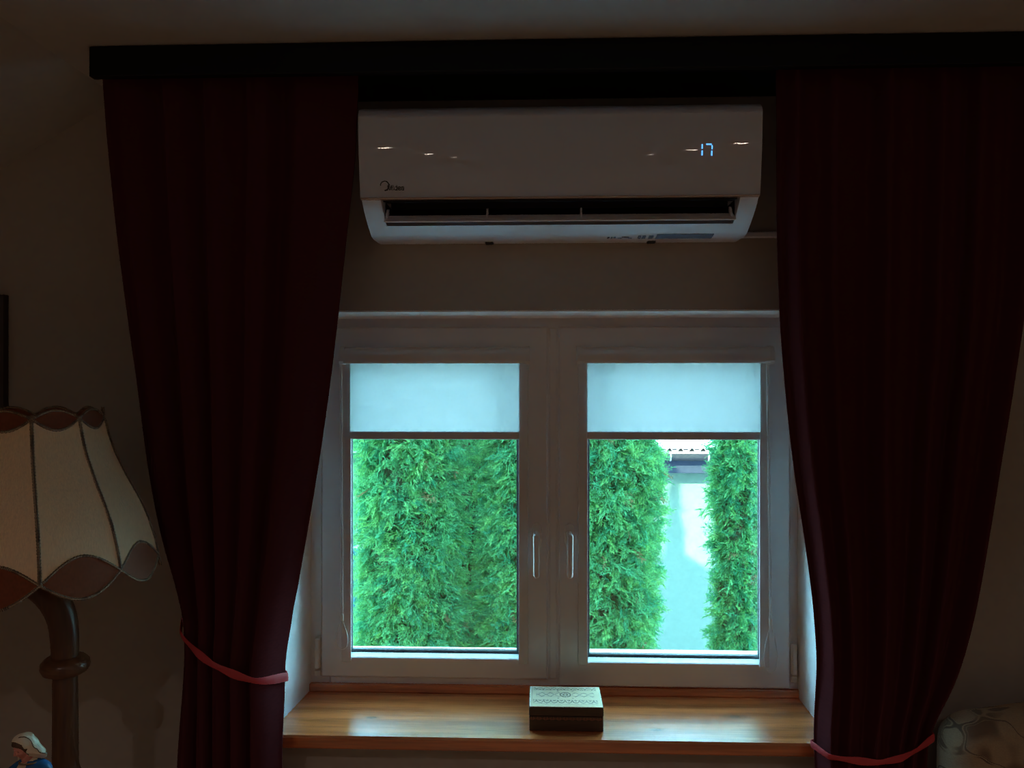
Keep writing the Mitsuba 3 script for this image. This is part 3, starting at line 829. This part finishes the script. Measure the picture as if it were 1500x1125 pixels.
YF = 1.10
fig = np.array([PX(45, YF), YF])
zht = PZ(1072, YF, 45)
SC = YF / F * 1.02
zbase = zht - .228
tbl = thing('side_table', 'small dark wooden side table under the figurine, below the picture edge', 'table')
tx0, tx1, ty0, ty1 = fig[0] - .17, fig[0] + .10, .97, 1.235
obj('tabletop', cbox(tx0, tx1, ty0, ty1, zbase - .022, zbase, .004), 'mat_table', tbl)
for ya in (ty0 + .02, ty1 - .036): obj('apron', cbox(tx0 + .03, tx1 - .03, ya, ya + .016, zbase - .09, zbase - .022, .002), 'mat_table', tbl)
for lx in (tx0 + .018, tx1 - .048):
    for ly in (ty0 + .015, ty1 - .045):
        obj('leg', cbox(lx, lx + .03, ly, ly + .03, 0, zbase - .022, .003), 'mat_table', tbl)


def F3(px, py, dy=0.0):
    q = P(px, py, YF + dy)
    return q


figk = thing('figurine', 'small painted figurine of a bowed woman in white veil and blue mantle below the lamp', 'figurine')
hc = F3(34, 1094, -.004)                         # head centre
fdir = np.array([-.42, -.87, -.26]); fdir /= np.linalg.norm(fdir)
sdir = np.cross([0, 0, 1], fdir); sdir /= np.linalg.norm(sdir)
udir = np.cross(fdir, sdir)


def H(a, b, c): return hc + fdir * a * .001 + sdir * b * .001 + udir * c * .001


# head: skull, jaw, nose, brow, lips, chin; neck
head = hull_spheres([(H(-1, 0, 4), .0112), (H(1.5, 0, 0), .0100), (H(3.2, 0, -9), .0060), (H(4.2, 0, -12.5), .0036)], 40)
nose = hull_spheres([(H(10.8, 0, 1.5), .0012), (H(13.4, 0, -3.8), .0016), (H(10.0, 0, -4.4), .0024)], 20)
lips = hull_spheres([(H(9.4, -2.2, -8.0), .0008), (H(10.6, 0, -7.8), .0011), (H(9.4, 2.2, -8.0), .0008)], 16)
brow = hull_spheres([(H(10.0, -4.4, 2.4), .0012), (H(11.2, 0, 2.6), .0012), (H(10.0, 4.4, 2.4), .0012)], 16)
cheek = hull_spheres([(H(7.6, 4.6, -4), .0036), (H(7.6, -4.6, -4), .0036)], 20)
neckm = hull_spheres([(H(-2, 0, -6), .0070), (F3(41, 1118, .002), .0075)], 24)
hd = (head + nose + lips + brow + cheek + neckm).refine_to_length(.0016)
hm = tm(hd)
trimesh.smoothing.filter_taubin(hm, iterations=6)
obj('head', hm, 'mat_skin', figk, smooth=True)
obj('eyes', cat([tm(hull_spheres([(H(9.9, s * 3.2, .2), .0010), (H(9.4, s * 5.2, -.2), .0007)], 12)) for s in (-1, 1)]), 'mat_hair', figk)
obj('hair', tm((hull_spheres([(H(2, 0, 7.5), .0108), (H(-2, 0, 2), .0128), (H(-4, 0, -6), .0105)], 32) - hull_spheres([(H(14, 1, -3.5), .0126), (H(9, 0, -14), .012)], 32)).refine_to_length(.003)), 'mat_hair', figk, smooth=40)
# veil: cap over the head, falling in a wide fold over the far shoulder and the back
veil = hull_spheres([(H(0.5, 0, 7.5), .0128), (H(-5, 0, 4), .0135), (H(-6, 0, -5), .0130)], 36) + \
       hull_spheres([(H(-6, 0, 2), .0125), (F3(60, 1102, .012), .0065), (F3(36, 1108, .022), .0085)], 36) + \
       hull_spheres([(H(-4, 5, -1), .0095), (F3(57, 1100, .002), .0052), (F3(66, 1106, .010), .0030), (F3(58, 1109, .014), .0040)], 32) + \
       hull_spheres([(F3(38, 1108, .020), .0090), (F3(38, 1145, .026), .0110)], 32)
veil = veil - hull_spheres([(H(15, 2, 2.0), .0142), (H(10, 1, -12), .0125), (H(22, 0, -6), .014)], 36)
vm = tm(veil.refine_to_length(.0022))
trimesh.smoothing.filter_taubin(vm, iterations=5)
v = vm.vertices
dd = (v - hc) @ udir
rad = np.linalg.norm((v - hc) - np.outer(dd, udir), axis=1)
vm.vertices = v + (np.sin(dd * 520 + rad * 420)[:, None] * .0005) * vm.vertex_normals
obj('veil', vm, 'mat_veil', figk, smooth=True)
# brown line along the veil's hem
vv = vm.vertices - EYE
vd = np.linalg.norm(vv, axis=1)
hem = []
for q in ((27, 1081), (33, 1079.5), (40, 1081), (45, 1085), (48, 1091), (50, 1095), (54, 1097), (57, 1101), (62, 1103), (69, 1103.5)):
    dq = P(*q, YF) - EYE
    dq /= np.linalg.norm(dq)
    near_ = np.linalg.norm(vv / vd[:, None] - dq, axis=1)
    ok = np.where(near_ < near_.min() + .0012)[0]
    hem.append(EYE + dq * (vd[ok].min() - .0002))
fold = spline(hem, 60)
obj('veil_hem', tube(fold, .00055, 6), 'mat_gilt', figk)
# gown: column with folds
zs_ = F3(42, 1116)[2]
c0 = np.array([PX(42, YF), YF + .004])
th = np.linspace(0, 2 * math.pi, 72, endpoint=False)


def robe(levels, lobes, amp, c=c0, span=None, shift=0.0):
    rows = []
    for z_, rx, ry in levels:
        fo = 1 + amp * np.cos(lobes * th + 3 * z_ * 30)
        rows.append(np.stack([c[0] + rx * np.cos(th) * fo, c[1] + shift + ry * np.sin(th) * fo, np.full_like(th, z_)], 1))
    p = np.array(rows)
    n, m = len(levels), len(th)
    i, j = np.meshgrid(np.arange(n - 1), np.arange(m), indexing='ij')
    q = np.stack([i * m + j, i * m + (j + 1) % m, (i + 1) * m + (j + 1) % m, (i + 1) * m + j], -1).reshape(-1, 4)
    V = np.vstack([p.reshape(-1, 3), p[0].mean(0), p[-1].mean(0)])
    k = np.arange(m)
    f = np.vstack([q[:, [0, 2, 1]], q[:, [0, 3, 2]], np.stack([k, (k + 1) % m, k * 0 + n * m], 1), np.stack([(n - 1) * m + (k + 1) % m, (n - 1) * m + k, k * 0 + n * m + 1], 1)])
    m_ = trimesh.Trimesh(V, f, process=False)
    if m_.volume < 0: m_.invert()
    return m_


zfoot = zbase + .014
lv = lambda rs: [(zs_ + (zfoot - zs_) * t_, rx, ry) for t_, rx, ry in rs]
gown = robe(lv([(-.03, .006, .006), (.0, .014, .011), (.035, .022, .016), (.10, .024, .020), (.3, .023, .019), (.6, .028, .024), (1.0, .035, .031)]), 9, .03)
obj('gown', gown, 'mat_gown', figk, smooth=50)
mant = robe(lv([(-.015, .010, .009), (.008, .020, .013), (.045, .0285, .0185), (.10, .0315, .0225), (.28, .034, .026), (.6, .036, .029), (.93, .040, .034)]), 7, .02)
mm = mf(mant)
cutw = Manifold.hull_points([[float(c0[0] + dx), float(c0[1] + dy_), float(z_)] for z_ in (zs_ + .05, zfoot - .05) for dx, dy_ in ((-.002, .006), (-.040, -.06), (.012, -.06))])
mm = mm - cutw
obj('mantle', tm(mm), 'mat_mantle', figk, smooth=35)
lin_ = [tube(spline([[c0[0] + .0035 + .004 * k_, c0[1] - .0165 - .001 * k_, zs_ - .004], [c0[0] + .005 + .004 * k_, c0[1] - .021, zs_ - .025], [c0[0] + .006, c0[1] - .024, zs_ - .10]], 30), .0022, 8) for k_ in (0, 1)]
obj('mantle_lining', cat(lin_ + [tube(spline([[c0[0] - .018, c0[1] - .014, zs_ - .006], [c0[0] - .021, c0[1] - .018, zs_ - .03], [c0[0] - .022, c0[1] - .021, zs_ - .10]], 30), .0022, 8)]), 'mat_lining', figk, smooth=40)
obj('collar', tube([[c0[0] + .012 * math.cos(a), c0[1] - .003 + .012 * math.sin(a), zs_ - .0005 - .002 * math.sin(a)] for a in np.linspace(0, 2 * math.pi, 40)[:-1]], .0013, 6, closed=True), 'mat_gilt', figk)
# lowered open arms with hands
for s in (-1, 1):
    el = np.array([c0[0] + s * .030, c0[1] - .012, zs_ - .055])
    wr = np.array([c0[0] + s * .036, c0[1] - .034, zs_ - .070])
    slv = hull_spheres([((c0[0] + s * .022, c0[1], zs_ - .018), .009), (el, .0105)], 24) + hull_spheres([(el, .0105), (wr, .0085)], 24)
    obj('sleeve', tm(slv), 'mat_mantle', figk, smooth=40)
    hand = hull_spheres([(wr, .0038), (wr + [s * .002, -.008, -.003], .0036)], 16)
    for q in range(4):
        b_ = wr + [s * .002 + (q - 1.5) * .0017, -.010, -.0035]
        hand = hand + hull_spheres([(b_, .00095), (b_ + [s * .001, -.006 + abs(q - 1.4) * .0008, -.003], .00075)], 10)
    hand = hand + hull_spheres([(wr + [-s * .003, -.003, 0], .0011), (wr + [-s * .006, -.008, -.001], .0009)], 10)
    obj('hand', tm(hand), 'mat_skin', figk, smooth=50)
obj('pedestal', lathe([(0, 0), (.044, 0), (.046, .003), (.044, .009), (.040, .0145), (0, .0145)], 48, (c0[0], c0[1], zbase)), 'mat_mantle', figk, smooth=40)

# ---------------------------------------------------------------- armchair at the lower right
def chair_fn(p, n, uv):
    x, z = p.x * 1.0, p.z * 1.0
    base = mi.Color3f(0.36, 0.26, 0.16) * (.86 + .28 * fbm(p.x * 420, p.y * 420, p.z * 420, octaves=2))
    a = fbm(x * 15 + 5.2, p.y * 15, z * 19, octaves=2)
    b = fbm(x * 16 + 7.7, p.y * 16, z * 10 + 1.3, octaves=2)
    edge = smoothstep(.022, .010, dr.abs(a - .50)) * smoothstep(.40, .50, b)
    fill = smoothstep(.555, .57, a) * smoothstep(.40, .50, b)
    edge = dr.maximum(edge, smoothstep(.018, .008, dr.abs(a - .545)) * .8)
    c1 = mix(base, mi.Color3f(0.13, 0.070, 0.042), fill * .8)
    return mix(c1, mi.Color3f(0.07, 0.040, 0.026), edge * .8)


principled('mat_chair', proc(chair_fn), 0.85)
ch = thing('armchair', 'beige armchair with brown leaf pattern right of the right curtain', 'armchair')
CY = 1.70
cx0 = PX(1376, 1.62)
ctop = PZ(1026, 1.63, 1500)
back = tm(hull_spheres([((cx0 + .07, CY - .07, .45), .07), ((cx0 + .66, CY - .07, .45), .07), ((cx0 + .075, CY - .065, ctop - .093), .065), ((cx0 + .20, CY - .060, ctop - .070), .060), ((cx0 + .36, CY - .055, ctop - .055), .055), ((cx0 + .53, CY - .060, ctop - .070), .060), ((cx0 + .655, CY - .065, ctop - .115), .065)], 28))
obj('backrest', back, 'mat_chair', ch, smooth=40)
obj('seat', rbox(cx0 + .06, cx0 + .67, CY - .72, CY - .13, .22, .45, .05), 'mat_chair', ch, smooth=40)
for xa in (cx0 - .01, cx0 + .60):
    obj('armrest', rbox(xa, xa + .14, CY - .74, CY - .12, .12, .62, .05), 'mat_chair', ch, smooth=40)
for xa in (cx0 + .04, cx0 + .64):
    for ya in (CY - .70, CY - .12):
        obj('leg', cbox(xa, xa + .045, ya, ya + .045, 0, .24, .004), 'mat_table', ch)

# ---------------------------------------------------------------- ceiling spotlights (mirrored in the air conditioner)
principled('mat_lens', (0.8, 0.8, 0.8), 0.4)
names = {(-.66, -.30): 'left spot nearest the window', (.83, -.30): 'right spot nearest the window', (-.66, -1.65): 'left spot in the middle of the room',
         (.83, -1.40): 'right spot in the middle of the room', (-.66, -3.1): 'left spot by the rear wall', (.83, -3.1): 'right spot by the rear wall'}
for (x, y), nm in names.items():
    s = thing('ceiling_spotlight', f'round recessed ceiling spotlight, {nm}', 'spotlight', 'recessed spotlights behind the camera')
    obj('trim_ring', lathe([(.0345, 0), (.044, 0), (.045, -.002), (.043, -.004), (.036, -.004), (.0345, 0)], 40, (x, y, ZC)), 'mat_pvc', s, smooth=40)
    k = obj('lens', lathe([(0, -.016), (.010, -.0155), (.020, -.0135), (.028, -.010), (.033, -.005), (.034, -.001), (0, -.001)], 32, (x, y, ZC)), 'mat_lens', s, smooth=40)
    scene[k]['emitter'] = {'type': 'area', 'radiance': {'type': 'rgb', 'value': list(LENS_W)}}
    scene[f'light_{len([q for q in scene if q.startswith("light_")])}'] = {'type': 'spot', 'to_world': T().look_at(origin=[x, y, ZC - .020], target=[x, y, 0], up=[0, 1, 0]), 'cutoff_angle': 66.0, 'beam_width': 28.0, 'intensity': {'type': 'rgb', 'value': list(SPOT_W)}}

# ---------------------------------------------------------------- outdoors: yard, thuja hedge, neighbour's house
GZ = -3.25
principled('mat_yard', proc(lambda p, n, uv: mix((0.55, 0.52, 0.55), (0.66, 0.62, 0.66), fbm(p.x * 3, p.y * 3, 0.0))), 0.9)
yard = obj('paved_yard', cbox(-30, 30, YO + .001, 45, GZ - .3, GZ, 0), 'mat_yard')
labels[yard] = {'label': 'pale paved yard far below the window', 'kind': 'structure'}
mat('mat_thuja', {'type': 'principledthin', 'base_color': {'type': 'mesh_attribute', 'name': 'vertex_color'}, 'roughness': 0.55, 'diff_trans': 0.55, 'spec_trans': 0.0})
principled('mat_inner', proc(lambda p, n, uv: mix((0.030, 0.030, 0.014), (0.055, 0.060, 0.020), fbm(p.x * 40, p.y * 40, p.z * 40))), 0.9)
principled('mat_bark', (0.09, 0.055, 0.035), 0.9)


def spray(r, pairs=5, sub=2):
    """one flat fan of scale leaves: list of rhombi -> vertices, faces, tip weight; lies in xy, grows along +x, 1 unit long"""
    V, Fc, Wt = [], [], []

    def leaf(p, d, L, w, z0, z1):
        n = np.array([-d[1], d[0]])
        k = len(V)
        tw = r.normal() * .9 * w
        a, b, c_, e = p, p + d * L * .5 + n * w, p + d * L, p + d * L * .5 - n * w
        zm = (z0 + z1) / 2 + .05 * L
        V.extend([[a[0], a[1], z0], [b[0], b[1], zm + tw], [c_[0], c_[1], z1], [e[0], e[1], zm - tw]])
        Wt.extend([.15, .55, 1.0, .55])
        Fc.extend([[k, k + 1, k + 2], [k, k + 2, k + 3]])

    def branch(p, ang, L, lev, z):
        d = np.array([math.cos(ang), math.sin(ang)])
        droop = (-.12 + r.normal() * .22) * L
        leaf(p, d, L, .020 * L + .011, z, z + droop)
        if lev == 0: return
        n = sub if lev == 1 else pairs
        for i in range(n):
            t = (i + .6) / (n + .4)
            for s in (-1, 1):
                branch(p + d * L * t, ang + s * r.uniform(.40, .80), L * (.56 - .28 * t) * r.uniform(.65, 1.25), lev - 1, z + droop * t + r.normal() * .02)
    branch(np.zeros(2), 0, 1.0, 2, 0)
    return np.array(V), np.array(Fc), np.array(Wt)


SPR = [spray(np.random.default_rng(50 + i)) for i in range(5)]
SPC = [spray(np.random.default_rng(90 + i), 4, 1) for i in range(3)]


def foliage(cx, cy, rfun, r, n_fine, n_coarse, zlo, zhi, z0, z1, size, c_lo, c_hi):
    Vs, Fs, Cs, off = [], [], [], 0
    for kind in (0, 1):
        n = n_fine if kind == 0 else n_coarse
        for _ in range(n):
            if kind == 0:
                z = r.uniform(zlo, zhi)
                ph = -math.pi / 2 + r.uniform(-1.75, 1.75)
                L = size * r.uniform(.65, 1.25)
                v, f, w = SPR[r.integers(5)]
            else:
                z = r.uniform(z0, z1)
                ph = r.uniform(0, 2 * math.pi)
                if zlo < z < zhi and math.sin(ph) < 0.2: continue
                L = size * r.uniform(1.6, 2.4)
                v, f, w = SPC[r.integers(3)]
            # clumps: cells of the crown that stand proud or lie back
            cl = meshkit.noise(np.array([ph * 2.3 + cx * 7, z * 7.5, cx * 3.1])) - .5 + .5 * (meshkit.noise(np.array([ph * 5 + cx, z * 15, 4.0])) - .5)
            R = rfun(z) * (1 + .30 * cl) - r.uniform(0, 1) ** 2 * .14
            if kind == 0 and cl < -.22 and r.random() < .88: continue
            out = np.array([math.cos(ph), math.sin(ph), 0])
            tang = np.array([-math.sin(ph), math.cos(ph), 0])
            ax = out * r.uniform(.35, 1.0) + tang * r.normal() * .55 + np.array([0, 0, r.normal(-.10, .50)])
            ax /= np.linalg.norm(ax)
            nn = np.array([0, 0, 1.0]) * r.uniform(.1, 1.0) + tang * r.normal() * .7 + out * r.uniform(.2, 1.1)
            bb = np.cross(nn, ax); bb /= np.linalg.norm(bb) + 1e-9
            nn = np.cross(ax, bb)
            p0 = np.array([cx, cy, z]) + out * (R - L * .55)
            X = p0 + L * (v[:, :1] * ax + v[:, 1:2] * bb + v[:, 2:] * nn)
            tone = np.clip(r.normal(.5, .30), 0, 1)
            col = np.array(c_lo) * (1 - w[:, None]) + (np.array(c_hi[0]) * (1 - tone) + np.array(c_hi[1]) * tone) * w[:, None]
            if r.random() < .012: col = np.broadcast_to([.30, .19, .10], col.shape)
            Vs.append(X); Fs.append(f + off); Cs.append(col); off += len(X)
    m = trimesh.Trimesh(np.vstack(Vs), np.vstack(Fs), process=False)
    return m, np.vstack(Cs)


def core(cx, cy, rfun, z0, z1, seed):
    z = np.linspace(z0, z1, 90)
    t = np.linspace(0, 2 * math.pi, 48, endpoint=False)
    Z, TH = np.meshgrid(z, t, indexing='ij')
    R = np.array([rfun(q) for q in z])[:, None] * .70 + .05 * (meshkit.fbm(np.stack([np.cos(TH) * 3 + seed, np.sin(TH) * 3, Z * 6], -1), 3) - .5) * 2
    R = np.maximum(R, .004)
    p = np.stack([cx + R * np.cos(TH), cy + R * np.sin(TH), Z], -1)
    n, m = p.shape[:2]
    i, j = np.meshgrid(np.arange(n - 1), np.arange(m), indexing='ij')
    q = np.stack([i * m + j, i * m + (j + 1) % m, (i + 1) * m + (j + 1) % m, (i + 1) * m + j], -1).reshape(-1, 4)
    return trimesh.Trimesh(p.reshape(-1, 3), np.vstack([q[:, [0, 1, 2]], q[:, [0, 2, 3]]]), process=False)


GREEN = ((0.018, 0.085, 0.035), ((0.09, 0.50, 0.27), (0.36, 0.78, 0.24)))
BLUE = ((0.03, 0.12, 0.15), ((0.06, 0.32, 0.46), (0.12, 0.44, 0.55)))


def tree(name, label, px, Y, rmax, top, seed, nf, nc, pal, size=.105, group=None, catg='tree'):
    cx = PX(px, Y)
    def rfun(z):
        h = np.clip((top - z) / (top - GZ), 0, 1)
        return rmax * min(1.0, 2.1 * h ** .62) * (0.90 + .10 * h)
    t = thing(name, label, catg, group)
    r = np.random.default_rng(seed)
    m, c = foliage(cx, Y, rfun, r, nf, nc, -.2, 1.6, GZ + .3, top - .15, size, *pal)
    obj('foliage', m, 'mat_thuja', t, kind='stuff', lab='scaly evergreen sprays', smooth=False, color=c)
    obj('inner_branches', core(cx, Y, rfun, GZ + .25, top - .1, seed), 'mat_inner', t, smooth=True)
    obj('trunk', tube([[cx, Y, GZ - .02], [cx, Y, GZ + 2], [cx, Y, top - .5]], [.06, .045, .008], 10), 'mat_bark', t)
    return t


tree('thuja_tree', 'tall green thuja filling most of the left casement', 601, 4.50, .325, 3.8, 1, 4800, 700, GREEN)
tree('thuja_tree', 'tall green thuja behind the post between the two casements', 777, 4.55, .310, 3.9, 2, 4600, 700, GREEN)
tree('thuja_tree', 'bright green thuja filling the left half of the right casement', 888, 4.50, .310, 3.8, 3, 4600, 700, GREEN)
tree('thuja_tree', 'slim green thuja in the right casement, right of the neighbouring house', 1080, 4.80, .165, 3.4, 4, 3000, 500, GREEN)
tree('thuja_tree', 'dark thuja standing deep in the gap between the two thujas of the left casement', 690, 5.40, .33, 3.6, 9, 1700, 400, GREEN)
tree('blue_conifer', 'bluish conifer glimpsed at the right edge of the right casement', 1150, 5.6, .42, 3.0, 5, 1500, 400, BLUE, .13)
tree('blue_conifer', 'bluish conifer glimpsed at the left edge of the left casement', 466, 6.2, .50, 1.1, 6, 1500, 400, BLUE, .13)

# neighbour's house
NB = thing('neighbour_house', 'pale plastered neighbouring house with tiled roof and gutter seen between the thujas', 'house')
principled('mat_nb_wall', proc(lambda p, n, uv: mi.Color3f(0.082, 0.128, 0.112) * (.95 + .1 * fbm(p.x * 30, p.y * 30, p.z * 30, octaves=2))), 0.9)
principled('mat_nb_tile', (0.60, 0.56, 0.55), 0.6)
principled('mat_nb_fascia', (0.014, 0.019, 0.040), 0.7, specular=0.2)
principled('mat_nb_gutter', (0.009, 0.009, 0.016), 0.6, specular=0.2)
principled('mat_nb_bracket', (0.3, 0.3, 0.33), 0.4)
principled('mat_nb_white', (0.75, 0.75, 0.74), 0.6)
YN = 13.62
hx_a, hx_b = -7.0, 6.5
ze = PZ(661, 12.85, 1005)                    # height of the tiles' lower edge
YE = 12.80
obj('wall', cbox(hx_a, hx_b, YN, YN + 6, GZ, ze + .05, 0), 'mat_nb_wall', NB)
zf1, zf0 = PZ(672, 12.98, 1005), PZ(693, 12.98, 1005)
obj('fascia', cbox(hx_a - .3, hx_b + .3, 12.98, 13.01, zf0, ze - .03, .004), 'mat_nb_fascia', NB, lab='blue grey fascia board')
obj('soffit', cbox(hx_a - .3, hx_b + .3, 13.01, YN, zf0 + .02, zf0 + .035, 0), 'mat_nb_fascia', NB)
obj('eave_trim', cbox(hx_a - .3, hx_b + .3, 12.86, 12.98, PZ(664.5, 12.86, 1005), PZ(660.5, 12.86, 1005), .004), 'mat_nb_white', NB, lab='white eave strip')
zg = PZ(675, 12.72, 1005) + .060
def gutter_poly(r0, r1, a0_, a1_, wall_h):
    o = [(12.735 + r0 * math.cos(a), zg + r0 * math.sin(a)) for a in np.linspace(a0_, a1_, 18)]
    n_ = [(12.735 + r1 * math.cos(a), zg + r1 * math.sin(a)) for a in np.linspace(a1_, a0_, 18)]
    return Polygon([(o[0][0], zg + wall_h)] + o + [(o[-1][0], zg + wall_h), (n_[0][0], zg + wall_h)] + n_ + [(n_[-1][0], zg + wall_h)])
gt = obj('gutter', extrude_x(gutter_poly(.062, .057, math.pi, 2 * math.pi, .045), hx_a - .3, hx_b + .3), 'mat_nb_gutter', NB, smooth=40, lab='grey half round gutter')
bkt = ply(extrude_x(gutter_poly(.068, .0625, math.pi, 2 * math.pi, .048), 0, .022), 'mat_nb_bracket')
for px in np.arange(981 - 55.5 * 6, 981 + 55.5 * 5, 55.5):
    obj('bracket', {**bkt, 'to_world': T().translate([float(PX(px, 12.72)), 0, 0])}, None, gt)
obj('eave_comb', cbox(hx_a - .3, hx_b + .3, YE + .05, YE + .07, ze - .02, ze + .040, 0), 'mat_nb_gutter', NB, lab='dark strip under the first tiles')
# wavy tiles, each one a piece; course overlaps course
tp = (PX(997.0, 12.8) - PX(980.6, 12.8))
tw, tl = tp, .38
rs = math.radians(30)


def tile_mesh():
    u = np.linspace(0, 1, 15)
    h = .058 * np.clip(np.cos((u - .30) * 2 * math.pi), -.35, 1)
    P0 = np.stack([u * tw, np.zeros_like(u), h], 1)
    P1 = np.stack([u * tw, np.full_like(u, tl + .04), h - .012], 1)
    top = np.vstack([P0, P1])
    bot = top - [0, 0, .012]
    V = np.vstack([top, bot])
    f = []
    for i in range(14):
        f += [[i, i + 1, 16 + i], [i, 16 + i, 15 + i], [30 + i, 46 + i, 31 + i], [30 + i, 45 + i, 46 + i], [i, 30 + i, 31 + i], [i, 31 + i, i + 1]]
    return trimesh.Trimesh(V, f, process=False)


tile = tile_mesh()
R_ = trimesh.transformations.rotation_matrix(rs, [1, 0, 0])
tile.apply_transform(R_)
tply = ply(tile, 'mat_nb_tile', smooth=40)
rk = obj('roof', extrude_x([(YE + .05, ze - .03), (YE + .05, ze - .005), (YE + 6, ze - .005 + 5.95 * math.tan(rs)), (YE + 6, ze - .03 + 5.95 * math.tan(rs))], hx_a - .3, hx_b + .3), 'mat_nb_tile', NB, lab='pale tiled roof')
nx = 40
xst = PX(980.6, 12.8) - tw * (.30 + 24)
n_t = 0
for j in range(7):
    for i in range(nx):
        obj_key = f'{rk}__tile' + (f'_{n_t:03d}' if n_t else '')
        scene[obj_key] = {**tply, 'to_world': T().translate([float(xst + i * tw), float(YE + j * tl * math.cos(rs)), float(ze + .012 + j * tl * math.sin(rs))])}
        n_t += 1
